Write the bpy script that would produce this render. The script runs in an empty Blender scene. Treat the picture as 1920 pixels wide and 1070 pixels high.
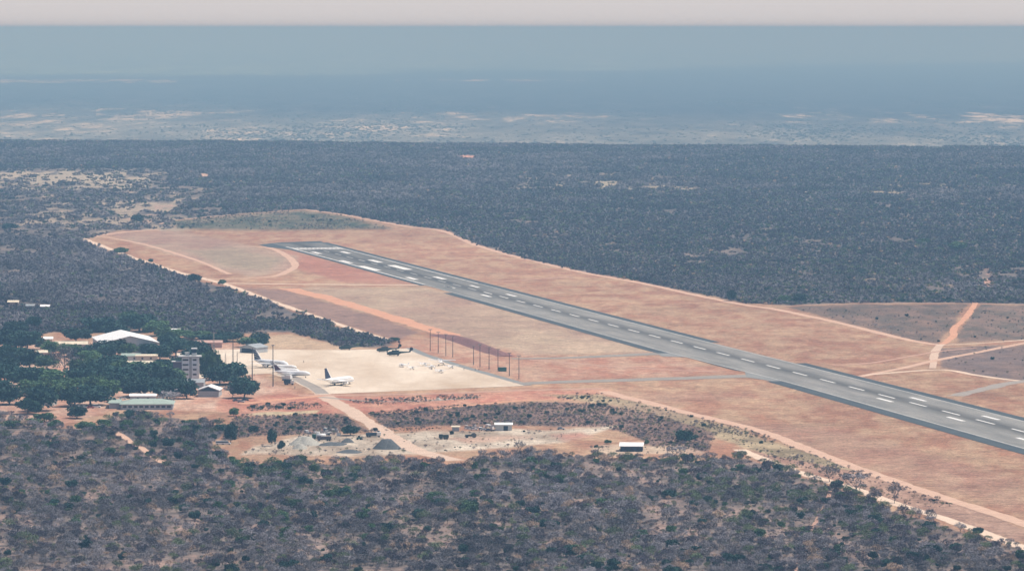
import bpy, math, random
import numpy as np
from mathutils import Vector, Matrix
random.seed(7); rng = np.random.default_rng(11)
scene = bpy.context.scene
COL = scene.collection
# ------------------------------------------------------------------ camera
H, F, V0 = 220.0, 8400.0, 52.0
PITCH = math.atan((535 - V0) / F)
cam = bpy.data.cameras.new('camera'); co = bpy.data.objects.new('camera', cam); COL.objects.link(co)
cam.sensor_width = 36; cam.lens = F / 1920 * 36; cam.clip_start = 1; cam.clip_end = 2e6
co.location = (0, 0, H); co.rotation_euler = (math.pi / 2 - PITCH, 0, 0)
scene.camera = co
# ------------------------------------------------------------------ world, sun
SUN_EL, SUN_AZ = math.radians(63), math.radians(88)      # azimuth measured from +Y towards +X
w = bpy.data.worlds.new('World'); scene.world = w; w.use_nodes = True
nt = w.node_tree; bg = nt.nodes['Background']
sky = nt.nodes.new('ShaderNodeTexSky'); sky.sky_type = 'NISHITA'; sky.sun_disc = False
sky.sun_elevation = SUN_EL; sky.sun_rotation = SUN_AZ
sky.altitude = 900; sky.air_density = 1.0; sky.dust_density = 5.0; sky.ozone_density = 1.5
tcw = nt.nodes.new('ShaderNodeTexCoord'); sxw = nt.nodes.new('ShaderNodeSeparateXYZ'); nt.links.new(tcw.outputs['Generated'], sxw.inputs[0])
hz = nt.nodes.new('ShaderNodeMapRange'); hz.inputs['From Min'].default_value = 0.012; hz.inputs['From Max'].default_value = 0.06      # dusty band along the horizon
hz.inputs['To Min'].default_value = 1.0; hz.inputs['To Max'].default_value = 0.0; nt.links.new(sxw.outputs['Z'], hz.inputs['Value'])
mw = nt.nodes.new('ShaderNodeMix'); mw.data_type = 'RGBA'; nt.links.new(hz.outputs[0], mw.inputs[0]); nt.links.new(sky.outputs[0], mw.inputs[6])
mw.inputs[7].default_value = (6.4, 6.05, 6.05, 1); nt.links.new(mw.outputs[2], bg.inputs[0]); bg.inputs[1].default_value = 0.105
sl = bpy.data.lights.new('sun', 'SUN'); sl.energy = 4.3; sl.angle = math.radians(0.5); sl.color = (1, 0.95, 0.87)
so = bpy.data.objects.new('sun', sl); COL.objects.link(so)
sd = Vector((math.sin(SUN_AZ) * math.cos(SUN_EL), math.cos(SUN_AZ) * math.cos(SUN_EL), math.sin(SUN_EL)))
so.rotation_euler = sd.to_track_quat('Z', 'Y').to_euler(); so.location = (0, 3000, 900)
scene.view_settings.view_transform = 'Standard'; scene.view_settings.look = 'None'
scene.view_settings.exposure = 0.0; scene.view_settings.gamma = 1.0
cy = scene.cycles
cy.max_bounces = 4; cy.diffuse_bounces = 2; cy.glossy_bounces = 2; cy.volume_bounces = 1
cy.transparent_max_bounces = 4; cy.transmission_bounces = 2; cy.use_denoising = True; cy.denoiser = 'OPENIMAGEDENOISE'; cy.denoising_input_passes = 'RGB_ALBEDO_NORMAL'
cy.sample_clamp_indirect = 4
HAZE_DENSITY, HAZE_COLOR, HAZE_ABS = 1.05e-4, (0.235, 0.45, 0.69), (0.50, 0.34, 0.06)

# ------------------------------------------------------------------ helpers
cp, sp = math.cos(PITCH), math.sin(PITCH)
def P(u, v, z=0.0):
    dx, dy, dz = (u - 960), F * cp + (535 - v) * sp, -F * sp + (535 - v) * cp
    k = (z - H) / dz
    return Vector((dx * k, dy * k, z))
def project(x, y, z=0.0):
    yy, zz = y, z - H
    d = yy * cp - zz * sp; up = yy * sp + zz * cp
    return 960 + F * x / d, 535 - F * up / d
def ppm(v): return (v - V0) / H       # photo pixels per metre for ground seen at row v

def tag(o, label=None, cat=None, group=None, kind=None):
    if label: o['label'] = label
    if cat: o['category'] = cat
    if group: o['group'] = group
    if kind: o['kind'] = kind
    return o
def empty(name, loc, rz=0.0, label=None, cat=None, group=None, scale=1.0):
    o = bpy.data.objects.new(name, None); COL.objects.link(o)
    o.location = loc; o.rotation_euler = (0, 0, rz); o.scale = (scale,) * 3
    o.empty_display_size = 1
    return tag(o, label, cat, group)
def copy_tree(o, parent=None):
    c = o.copy(); COL.objects.link(c); c.parent = parent
    for ch in o.children: copy_tree(ch, c)
    return c

class MB:
    def __init__(s): s.v = []; s.f = []; s.m = []; s.M = Matrix.Identity(4); s.mi = 0
    def put(s, vs, fs):
        b = len(s.v)
        s.v += [tuple(s.M @ Vector(p)) for p in vs]
        s.f += [tuple(b + i for i in f) for f in fs]; s.m += [s.mi] * len(fs)
        return s
    def box(s, x0, x1, y0, y1, z0, z1):
        return s.put([(x0,y0,z0),(x1,y0,z0),(x1,y1,z0),(x0,y1,z0),(x0,y0,z1),(x1,y0,z1),(x1,y1,z1),(x0,y1,z1)],
                     [(3,2,1,0),(4,5,6,7),(0,1,5,4),(1,2,6,5),(2,3,7,6),(3,0,4,7)])
    def tube(s, a, b, r0, r1, n=6, cap=True):
        a, b = Vector(a), Vector(b); d = b - a
        if d.length < 1e-6: return s
        d.normalize(); t = d.orthogonal().normalized(); w_ = d.cross(t)
        vs = []
        for p, r in ((a, r0), (b, r1)):
            for i in range(n):
                q = 2 * math.pi * i / n; vs.append(p + t * (r * math.cos(q)) + w_ * (r * math.sin(q)))
        fs = [(i, (i + 1) % n, n + (i + 1) % n, n + i) for i in range(n)]
        if cap: fs += [tuple(range(n))[::-1], tuple(range(n, 2 * n))]
        return s.put(vs, fs)
    def loft(s, rings, cap=True):
        n = len(rings[0]); vs = [p for r in rings for p in r]; fs = []
        for k in range(len(rings) - 1):
            for i in range(n):
                j = (i + 1) % n
                fs.append((k*n+i, k*n+j, (k+1)*n+j, (k+1)*n+i))
        if cap: fs += [tuple(range(n))[::-1], tuple(range((len(rings)-1)*n, len(rings)*n))]
        return s.put(vs, fs)
    def prism(s, pts, z0, z1):
        n = len(pts)
        return s.put([(x, y, z0) for x, y in pts] + [(x, y, z1) for x, y in pts],
              [tuple(range(n))[::-1], tuple(range(n, 2*n))] + [(i, (i+1) % n, n+(i+1) % n, n+i) for i in range(n)])
    def mesh(s, name, mats, smooth=False):
        me = bpy.data.meshes.new(name); me.from_pydata(s.v, [], s.f)
        for m in (mats if isinstance(mats, (list, tuple)) else [mats]): me.materials.append(m)
        if any(s.m): me.polygons.foreach_set('material_index', s.m)
        if smooth: me.polygons.foreach_set('use_smooth', [True] * len(s.f))
        me.update(); return me
    def build(s, name, mats, parent=None, smooth=False, loc=None):
        o = bpy.data.objects.new(name, s.mesh(name, mats, smooth)); COL.objects.link(o)
        if parent: o.parent = parent
        if loc is not None: o.location = loc
        return o

# ------------------------------------------------------------------ materials
def mat(name, col, rough=0.8, var=0.12, scale=0.6, spec=0.3, metal=0.0, rnd=0.0, patch=0.0):
    m = bpy.data.materials.new(name); m.use_nodes = True; n = m.node_tree; N = n.nodes; L = n.links
    b = N['Principled BSDF']; b.inputs['Roughness'].default_value = rough; b.inputs['Metallic'].default_value = metal
    b.inputs['Specular IOR Level'].default_value = spec
    tc = N.new('ShaderNodeTexCoord'); nz = N.new('ShaderNodeTexNoise'); nz.inputs['Scale'].default_value = scale
    nz.inputs['Detail'].default_value = 4; nz.inputs['Roughness'].default_value = 0.65
    L.new(tc.outputs['Object'], nz.inputs['Vector'])
    mr = N.new('ShaderNodeMapRange'); mr.inputs['From Min'].default_value = 0.3; mr.inputs['From Max'].default_value = 0.7
    mr.inputs['To Min'].default_value = 1 - var; mr.inputs['To Max'].default_value = 1 + var
    L.new(nz.outputs['Fac'], mr.inputs['Value'])
    val = mr.outputs[0]
    if rnd:
        oi = N.new('ShaderNodeObjectInfo'); m2 = N.new('ShaderNodeMapRange')
        m2.inputs['To Min'].default_value = 1 - rnd; m2.inputs['To Max'].default_value = 1 + rnd
        L.new(oi.outputs['Random'], m2.inputs['Value']); mm = N.new('ShaderNodeMath'); mm.operation = 'MULTIPLY'
        L.new(val, mm.inputs[0]); L.new(m2.outputs[0], mm.inputs[1]); val = mm.outputs[0]
    if patch:
        ge = N.new('ShaderNodeNewGeometry'); mp = N.new('ShaderNodeMapping'); mp.inputs['Scale'].default_value = (1, .5, 0); L.new(ge.outputs['Position'], mp.inputs['Vector'])
        pn = N.new('ShaderNodeTexNoise'); pn.inputs['Scale'].default_value = .009; pn.inputs['Detail'].default_value = 5; pn.inputs['Roughness'].default_value = .6
        L.new(mp.outputs[0], pn.inputs['Vector']); m3 = N.new('ShaderNodeMapRange'); m3.inputs['From Min'].default_value = .36; m3.inputs['From Max'].default_value = .64
        m3.inputs['To Min'].default_value = 1 - patch; m3.inputs['To Max'].default_value = 1 + patch; L.new(pn.outputs['Fac'], m3.inputs['Value'])
        m4 = N.new('ShaderNodeMath'); m4.operation = 'MULTIPLY'; L.new(val, m4.inputs[0]); L.new(m3.outputs[0], m4.inputs[1]); val = m4.outputs[0]
    vm = N.new('ShaderNodeVectorMath'); vm.operation = 'SCALE'; vm.inputs[0].default_value = col[:3]
    L.new(val, vm.inputs['Scale']); L.new(vm.outputs[0], b.inputs['Base Color'])
    return m
M = {}
for nm, c, kw in [
    ('white_paint', (.80,.80,.79), dict(rough=.35, var=.03)),
    ('aircraft_white', (.92,.92,.92), dict(rough=.3, var=.02)),
    ('belly_shade', (.30,.33,.36), dict(rough=.4, var=.05)),
    ('tail_navy', (.03,.035,.07), dict(rough=.4, var=.1)),
    ('tail_maroon', (.12,.04,.06), dict(rough=.4, var=.1)),
    ('tail_light', (.45,.45,.48), dict(rough=.4, var=.05)),
    ('olive_paint', (.03,.05,.045), dict(rough=.6, var=.3, scale=.4)),
    ('roof_white', (.92,.92,.91), dict(rough=.5, var=.05, scale=.3)),
    ('roof_cream', (.70,.62,.48), dict(rough=.7, var=.1, scale=.3)),
    ('roof_green', (.34,.42,.37), dict(rough=.7, var=.1, scale=.3)),
    ('roof_grey', (.33,.36,.38), dict(rough=.6, var=.12, scale=.3)),
    ('wall_grey', (.40,.42,.44), dict(rough=.85, var=.08, scale=.5)),
    ('wall_pale', (.55,.55,.54), dict(rough=.85, var=.08, scale=.5)),
    ('wall_white', (.74,.78,.82), dict(rough=.85, var=.06, scale=.5)),
    ('wall_cream', (.60,.52,.42), dict(rough=.85, var=.08, scale=.5)),
    ('wall_pink', (.52,.34,.29), dict(rough=.85, var=.08, scale=.5)),
    ('wall_shaded', (.14,.11,.16), dict(rough=.85, var=.08, scale=.5)),
    ('dark', (.015,.02,.03), dict(rough=.4, var=.1)),
    ('fascia_dark', (.03,.05,.07), dict(rough=.6, var=.1)),
    ('glass', (.02,.03,.05), dict(rough=.12, var=.05, spec=.6)),
    ('tyre', (.02,.02,.02), dict(rough=.9)),
    ('steel', (.20,.16,.15), dict(rough=.6, var=.1)),
    ('mast', (.10,.085,.09), dict(rough=.7, var=.1)),
    ('mast_pale', (.42,.38,.36), dict(rough=.7, var=.1)),
    ('lamp', (.5,.5,.5), dict(rough=.3)),
    ('green_paint', (.04,.13,.10), dict(rough=.5)),
    ('red_paint', (.30,.05,.04), dict(rough=.5)),
    ('yellow_paint', (.55,.38,.08), dict(rough=.5)),
    ('gravel_pale', (.38,.37,.33), dict(rough=1, var=.25, scale=1.2)),
    ('gravel_dark', (.10,.11,.115), dict(rough=1, var=.3, scale=1.2)),
    ('cloth_dark', (.05,.05,.08), dict(rough=.9)),
    ('skin', (.12,.06,.04), dict(rough=.7)),
    ('bark', (.13,.105,.095), dict(rough=.95, var=.25, scale=2)),
    ('twig', (.245,.225,.24), dict(rough=.95, var=.22, scale=.25, rnd=.38, patch=.38)),
    ('twig_dark', (.085,.072,.092), dict(rough=.95, var=.22, scale=.25, rnd=.3, patch=.35)),
    ('twig_tan', (.46,.33,.24), dict(rough=.95, var=.22, scale=.25, rnd=.35)),
    ('leaf_olive', (.12,.16,.075), dict(rough=.8, var=.3, scale=.4, rnd=.4)),
    ('leaf_dark', (.022,.065,.045), dict(rough=.75, var=.35, scale=.35, rnd=.3)),
    ('leaf_mid', (.075,.145,.06), dict(rough=.75, var=.35, scale=.35, rnd=.3)),
    ]: M[nm] = mat(nm, c, **kw)

# ------------------------------------------------------------------ noise for numpy
def vnoise(x, y, seed=0):
    xi, yi = np.floor(x).astype(np.int64), np.floor(y).astype(np.int64); fx, fy = x - xi, y - yi
    fx, fy = fx*fx*(3-2*fx), fy*fy*(3-2*fy)
    def h(a, b):
        n = (a * 374761393 + b * 668265263 + seed * 974711) & 0xffffffff
        n = ((n ^ (n >> 13)) * 1274126177) & 0xffffffff
        return ((n ^ (n >> 16)) & 0xffff) / 65535.0
    return (h(xi,yi)*(1-fx)+h(xi+1,yi)*fx)*(1-fy)+(h(xi,yi+1)*(1-fx)+h(xi+1,yi+1)*fx)*fy
def fbm(x, y, seed=0, oct=4, rough=.55):
    a, t, s = 1.0, 0.0, 0.0
    for k in range(oct):
        t = t + a * vnoise(x*2**k + 17.3*k, y*2**k - 9.1*k, seed+k); s += a; a *= rough
    return t / s
def sdf(px, py, poly):
    """signed distance (photo pixels, rows stretched x2) to a traced outline, positive inside"""
    q = np.array(poly, float); q[:, 1] *= 2; y = py * 2
    best = np.full(px.shape, 1e18); ins = np.zeros(px.shape, bool)
    for i in range(len(q)):
        ax, ay = q[i]; bx, by = q[(i+1) % len(q)]
        ex, ey = bx-ax, by-ay; t = np.clip(((px-ax)*ex+(y-ay)*ey)/(ex*ex+ey*ey+1e-9), 0, 1)
        best = np.minimum(best, (px-ax-t*ex)**2+(y-ay-t*ey)**2)
        if ay != by:
            c = ((ay > y) != (by > y)) & (px < (bx-ax)*(y-ay)/(by-ay)+ax); ins ^= c
    d = np.sqrt(best); return np.where(ins, d, -d)
def inside(px, py, poly): return sdf(px, py, poly) > 0

# ------------------------------------------------------------------ layout traced from the photo
OPEN = [(150,446),(225,432),(325,430),(325,413),(450,401),(570,392),(650,402),(760,423),(835,430),(870,447),(900,460),
    (1000,488),(1100,510),(1190,526),(1300,548),(1400,569),(1480,572),(1560,569),(1700,567),(2200,572),(2200,1110),
    (1880,1018),(1780,978),(1680,948),(1575,908),(1500,884),(1400,850),(1340,852),(1290,852),(1150,850),(1080,842),
    (1000,842),(900,848),(865,866),(780,854),(560,858),(450,858),(405,842),(395,825),(425,802),(440,792),(330,778),
    (215,770),(190,800),(120,798),(0,775),(-300,775),(-300,636),(0,636),(60,632),(100,622),(160,625),(310,612),(345,622),
    (480,626),(545,622),(600,636),(640,650),(700,650),(745,645),(735,636),(700,628),(600,595),(500,560),(420,533),(330,508),(230,475)]
def foot(q):
    u, v = q
    if v > 1000 or (u > 2000): return q
    if 765 <= v <= 1000 and u < 1950 and not (u > 1340 and v < 800): return (u, v+(6 if u < 440 else 13 if u < 1340 else 9))
    if 150 <= u <= 760 and 446 <= v <= 650 and any(abs(u-a) < 2 and abs(v-b) < 2 for a, b in ((150,446),(735,636),(700,628),(600,595),(500,560),(420,533),(330,508),(230,475))): return (u-2, v+6)
    return q
OPEN = [foot(q) for q in OPEN]
GREEN = [(322,414),(450,403),(570,394),(640,404),(735,429),(560,431),(330,430)]
DARK1 = [(1475,575),(1560,571),(1815,570),(1790,605),(1760,642),(1700,635),(1590,606)]
DARK2 = [(1838,571),(2200,574),(2200,632),(1800,642),(1790,630)]
DARK3 = [(1765,652),(2200,636),(2200,730),(1900,712),(1765,690)]
SCRUB1 = [(690,775),(830,762),(1000,756),(1130,757),(1250,785),(1345,812),(1330,845),(1230,840),(1200,822),(1130,800),(880,796),(720,802)]
SCRUB2 = [(440,780),(640,777),(690,806),(560,816),(470,818),(410,830)]
YELLOW = [(1020,742),(1130,738),(1220,758),(1330,790),(1440,825),(1560,855),(1650,890),(1600,905),(1480,868),(1390,836),(1300,800),(1150,760)]
SCRUB3 = [(1390,842),(1480,858),(1620,885),(1760,925),(1860,965),(1940,995),(1940,1020),(1780,972),(1680,944),(1575,902)]
QUARRY = [(450,852),(480,835),(545,822),(600,812),(700,815),(800,808),(900,806),(1000,806),(1160,799),(1140,806),(1050,828),(950,840),(850,845),(780,850),(560,856)]
RED = [(420,745),(540,738),(700,742),(1000,732),(1140,730),(1200,752),(1100,752),(960,752),(820,762),(690,776),(460,782),(400,770)]
RED2 = [(740,640),(830,630),(900,645),(1010,668),(1240,668),(1380,700),(1060,712),(985,716),(800,664)]
RED3 = [(470,470),(550,470),(640,497),(790,533),(640,530),(560,505)]
SAND = [(480,634),(545,626),(600,640),(690,652),(640,656),(480,655)]
AIRPORT = [(-300,640),(80,636),(165,640),(320,625),(480,650),(480,700),(560,738),(420,770),(210,768),(120,796),(-300,790)]
PALE_S = [(1100,838),(1160,832),(1290,836),(1330,850),(1150,852)]
# ------------------------------------------------------------------ ground
def edge_y(x): return 8350 + 420*(fbm(x/420.0, x*0+3.3, 5, 5, .6)-.5) - x*0.24
def terrain(x, y):
    e = edge_y(x)
    t = np.clip((y - e)/1600.0, 0, 1); t = t*t*(3-2*t)
    far = np.clip((y-12000)/8000, 0, 1)
    return -115*t + far*18*(fbm(x/5000.0, y/9000.0, 21)-.5)
def ground_color(x, y):
    u, v = project(x, y, 0.0)
    A = lambda *c: np.array(c)
    wn = (fbm(x/22, y/60, 1)-.5); wu = u + wn*16*np.clip((v-52)/600, .1, 2); wv = v + (fbm(x/25, y/70, 2)-.5)*7*np.clip((v-52)/600, .1, 2)
    n1 = fbm(x/60, y/140, 3, 5, .65); n2 = fbm(x/14, y/40, 4, 4, .7); n3 = fbm(x/220, y/600, 6, 4)
    col = np.empty(x.shape + (3,))
    # woodland floor
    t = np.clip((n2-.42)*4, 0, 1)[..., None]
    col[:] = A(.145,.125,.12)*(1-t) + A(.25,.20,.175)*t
    def lay(poly, c1, c2=None, soft=6, nn=n1, strength=1.0):
        nonlocal col
        q = np.array(poly); b = (u > q[:,0].min()-40) & (u < q[:,0].max()+40) & (v > q[:,1].min()-20) & (v < q[:,1].max()+20)
        if not b.any(): return
        d = sdf(wu[b], wv[b], poly); a = np.clip(d/soft+.5, 0, 1)*strength
        tt = np.clip((nn[b]-.5)*3+.5, 0, 1)[..., None]
        c = A(*c1)*(1-tt) + A(*(c2 or c1))*tt
        col[b] = col[b]*(1-a[..., None]) + c*a[..., None]
    lay(OPEN, (.41,.215,.14), (.52,.345,.225), 5, n2)
    lay(GREEN, (.075,.095,.06), (.25,.21,.15), 14, n2)
    lay(RED3, (.46,.215,.15), (.50,.27,.19), 10)
    lay([(190,436),(330,433),(420,450),(560,480),(550,505),(470,520),(300,470)], (.42,.26,.20), (.52,.38,.28), 10)
    lay([(350,470),(440,465),(530,485),(500,510),(420,500)], (.36,.27,.20), (.44,.35,.25), 20)
    lay([(540,540),(800,537),(1240,660),(980,668),(830,630),(700,590)], (.42,.28,.21), (.52,.39,.28), 14)
    lay([(450,538),(540,545),(690,590),(790,625),(740,636),(600,595)], (.30,.19,.155), (.36,.23,.18), 8)
    lay(RED2, (.46,.23,.16), (.55,.36,.26), 16, n2, .85)
    lay(SAND, (.56,.40,.27), (.60,.45,.31), 4)
    lay(AIRPORT, (.50,.27,.19), (.66,.46,.35), 8, n2)
    lay(RED, (.48,.205,.145), (.60,.33,.23), 8, n2)
    lay(DARK1, (.17,.135,.11), (.30,.20,.155), 7, n2)
    lay(DARK2, (.16,.135,.11), (.28,.19,.15), 7, n2)
    lay(DARK3, (.22,.165,.15), (.29,.20,.165), 7, n2)
    lay(YELLOW, (.28,.22,.14), (.50,.39,.25), 8, n2)
    lay(SCRUB1, (.15,.11,.095), (.30,.19,.155), 6, n2)
    lay(SCRUB2, (.16,.12,.10), (.32,.20,.16), 6, n2)
    lay(SCRUB3, (.34,.20,.15), (.48,.31,.23), 6, n2)
    lay(PALE_S, (.50,.35,.26), (.58,.45,.33), 5, n2)
    lay(QUARRY, (.44,.35,.27), (.72,.62,.50), 9, n2)
    lay([(845,820),(900,816),(1000,820),(960,826),(880,828)], (.55,.28,.20), (.6,.42,.32), 14)
    lay([(1030,814),(1090,810),(1110,818),(1060,824)], (.50,.25,.18), (.5,.3,.24), 14)
    lay([(455,776),(520,771),(600,769),(590,775),(500,779)], (.62,.50,.32), (.66,.55,.38), 4)
    lay([(1000,770),(1560,800),(1920,900),(1920,960),(1700,900),(1560,855),(1340,790),(1160,735),(1450,740)], (.38,.22,.17), (.50,.34,.25), 30, n1, .5)
    # scattered bare soil inside the near bush
    near = (v > 780) & (sdf(u, v, OPEN) < 0)
    k = np.clip((fbm(x/16, y/34, 33, 4, .6)-.53)*6, 0, .9)*near*(.3+.7*np.clip((fbm(x/5, y/12, 34, 3)-.35)*4, 0, 1))
    col = col*(1-k[..., None]) + A(.36,.25,.205)*k[..., None]
    # mid distance clearings
    def streak(u0, u1, v0, v1, c, th, seed, sc=1.0):
        nonlocal col
        a = np.clip(1-np.abs((u-(u0+u1)/2)/((u1-u0)/2))**4, 0, 1)*np.clip(1-np.abs((v-(v0+v1)/2)/((v1-v0)/2))**2, 0, 1)
        k = np.clip((fbm(x/(30*sc), y/(130*sc), seed, 4, .65)+a*.25-.25-th)*10, 0, 1)*(a > 0)
        col = col*(1-k[..., None]) + A(*c)*k[..., None]
    streak(-60,320,316,358,(.46,.39,.30),.34,41); streak(-60,420,350,445,(.42,.34,.26),.46,42)
    streak(284,325,380,398,(.50,.34,.27),.46,43,.5); streak(856,900,289,303,(.66,.36,.27),.34,44,.5); streak(365,400,324,338,(.7,.48,.36),.34,45,.5)
    streak(960,1320,322,362,(.42,.36,.26),.46,46); streak(1380,1930,335,370,(.46,.38,.25),.55,47); streak(1700,1780,350,368,(.5,.42,.28),.3,50)
    streak(1500,1900,480,560,(.44,.34,.24),.58,48); streak(1840,1862,500,548,(.6,.36,.28),.35,49,.5); streak(180,330,398,425,(.6,.38,.29),.52,52)
    # beyond the edge of the plateau
    fy = y > 9300
    if fy.any():
        xx, yy = x[fy], y[fy]; uu, vv = u[fy], None
        vr = V0 + (H+115)*F/yy             # row at which the lower plain shows
        f1 = fbm(xx/420, yy/2400, 61, 5, .65); f2 = fbm(xx/70, yy/420, 62, 4, .75); f3 = fbm(xx/2500, yy/9000, 63, 4)
        base = A(.055,.052,.07)*np.ones(xx.shape+(3,))
        scr = np.clip((vr-198+34*(f3-.5)+22*(f1-.5)+np.clip((uu-900)/30, -30, 30)*-.5)/40, 0, 1)[..., None]
        base = base*(1-scr) + (A(.25,.245,.215)*(.35+1.3*f1[..., None]))*scr
        grn = np.clip((132+ (960-uu)*.012 + 30*(f3-.5) - vr)/8, 0, 1)[..., None]
        base = base*(1-grn) + A(.20,.28,.20)*(.3+1.4*f1[..., None])*grn
        pale = np.clip((f1*.5+f2*.5-.57)*8, 0, 1)*np.clip((vr-195)/20, 0, 1)
        for (a0,a1,b0,b1) in ((-40,190,232,244),(180,290,203,225),(380,640,245,254),(560,860,248,252),(940,1060,264,271),(1440,1500,262,266),(280,360,208,222),(740,1130,150,153),(0,330,150,156),(0,120,212,240)):
            m_ = (uu > a0) & (uu < a1) & (vr > b0) & (vr < b1); pale = np.where(m_, np.clip((f1*.35+f2*.65-.47)*7, 0, 1)*.75, pale)
        base = base*(1-pale[..., None]*.8) + A(.62,.52,.40)*pale[..., None]*.8
        col[fy] = base*(.15+1.7*f2[..., None])
    k = 0.68 + 0.24*n3
    return np.clip(col*k[..., None], 0, 1)

def make_ground():
    inv = np.linspace(1/1300.0, 1/12600.0, 640); ys = 1/inv
    ys = np.concatenate([[200, 600, 1000], ys, 1/np.linspace(1/12700.0, 1/45000.0, 210), np.geomspace(47000, 900000, 60)])
    t = np.concatenate([-np.geomspace(3.0, .16, 14), np.linspace(-.15, .15, 900), np.geomspace(.16, 3.0, 14)])
    X = (t[None, :]*ys[:, None]); Y = np.repeat(ys[:, None], len(t), 1)
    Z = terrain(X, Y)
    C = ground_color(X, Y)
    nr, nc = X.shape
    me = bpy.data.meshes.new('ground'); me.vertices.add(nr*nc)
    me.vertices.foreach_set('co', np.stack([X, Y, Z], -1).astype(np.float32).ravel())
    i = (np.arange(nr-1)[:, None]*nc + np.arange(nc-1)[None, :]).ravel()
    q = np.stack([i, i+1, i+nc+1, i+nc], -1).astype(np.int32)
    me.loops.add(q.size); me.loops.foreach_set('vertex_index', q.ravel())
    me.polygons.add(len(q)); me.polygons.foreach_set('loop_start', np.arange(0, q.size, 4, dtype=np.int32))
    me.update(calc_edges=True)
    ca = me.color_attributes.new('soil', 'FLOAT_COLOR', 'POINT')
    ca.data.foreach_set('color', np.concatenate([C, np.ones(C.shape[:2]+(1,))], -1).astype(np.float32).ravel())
    me.polygons.foreach_set('use_smooth', np.ones(len(q), bool))
    m = bpy.data.materials.new('soil'); m.use_nodes = True; N = m.node_tree.nodes; L = m.node_tree.links
    b = N['Principled BSDF']; b.inputs['Roughness'].default_value = 1; b.inputs['Specular IOR Level'].default_value = .05
    at = N.new('ShaderNodeAttribute'); at.attribute_name = 'soil'; tc = N.new('ShaderNodeTexCoord')
    prev = None
    for sc, lo, hi, det in ((.7, .62, 1.38, 3), (.16, .70, 1.30, 5), (.03, .82, 1.18, 6), (.0035, .90, 1.10, 8)):
        nz = N.new('ShaderNodeTexNoise'); nz.inputs['Scale'].default_value = sc; nz.inputs['Detail'].default_value = det; nz.inputs['Roughness'].default_value = .7
        L.new(tc.outputs['Object'], nz.inputs['Vector'])
        mr = N.new('ShaderNodeMapRange'); mr.inputs['From Min'].default_value = .32; mr.inputs['From Max'].default_value = .68
        mr.inputs['To Min'].default_value = lo; mr.inputs['To Max'].default_value = hi; L.new(nz.outputs['Fac'], mr.inputs['Value'])
        if prev is None: prev = mr.outputs[0]
        else:
            mm = N.new('ShaderNodeMath'); mm.operation = 'MULTIPLY'; L.new(prev, mm.inputs[0]); L.new(mr.outputs[0], mm.inputs[1]); prev = mm.outputs[0]
    vm = N.new('ShaderNodeVectorMath'); vm.operation = 'SCALE'; L.new(at.outputs['Color'], vm.inputs[0]); L.new(prev, vm.inputs['Scale'])
    L.new(vm.outputs[0], b.inputs['Base Color'])
    me.materials.append(m)
    o = bpy.data.objects.new('ground', me); COL.objects.link(o); tag(o, kind='structure')
make_ground()

# ------------------------------------------------------------------ flat paved things
def soil_mat(name, c1, c2, scale, rough=.95, streak=(1, 1, 1), extra=None):
    m = bpy.data.materials.new(name); m.use_nodes = True; N = m.node_tree.nodes; L = m.node_tree.links
    b = N['Principled BSDF']; b.inputs['Roughness'].default_value = rough; b.inputs['Specular IOR Level'].default_value = .1
    tc = N.new('ShaderNodeTexCoord'); mp = N.new('ShaderNodeMapping'); mp.inputs['Scale'].default_value = streak
    L.new(tc.outputs['Object'], mp.inputs['Vector'])
    nz = N.new('ShaderNodeTexNoise'); nz.inputs['Scale'].default_value = scale; nz.inputs['Detail'].default_value = 7; nz.inputs['Roughness'].default_value = .68
    L.new(mp.outputs[0], nz.inputs['Vector'])
    cr = N.new('ShaderNodeValToRGB'); cr.color_ramp.elements[0].position = .3; cr.color_ramp.elements[1].position = .7
    cr.color_ramp.elements[0].color = (*c1, 1); cr.color_ramp.elements[1].color = (*c2, 1)
    L.new(nz.outputs['Fac'], cr.inputs[0]); out = cr.outputs[0]
    if extra: out = extra(N, L, tc, out)
    L.new(out, b.inputs['Base Color'])
    return m
def sheet(name, pts, z, material, kind='structure'):
    mb = MB(); n = len(pts); mb.put([(p[0], p[1], z) for p in pts], [tuple(range(n))])
    me = mb.mesh(name, material)
    if me.polygons[0].normal.z < 0: me.flip_normals()
    o = bpy.data.objects.new(name, me); COL.objects.link(o)
    return tag(o, kind=kind) if kind else o
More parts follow.
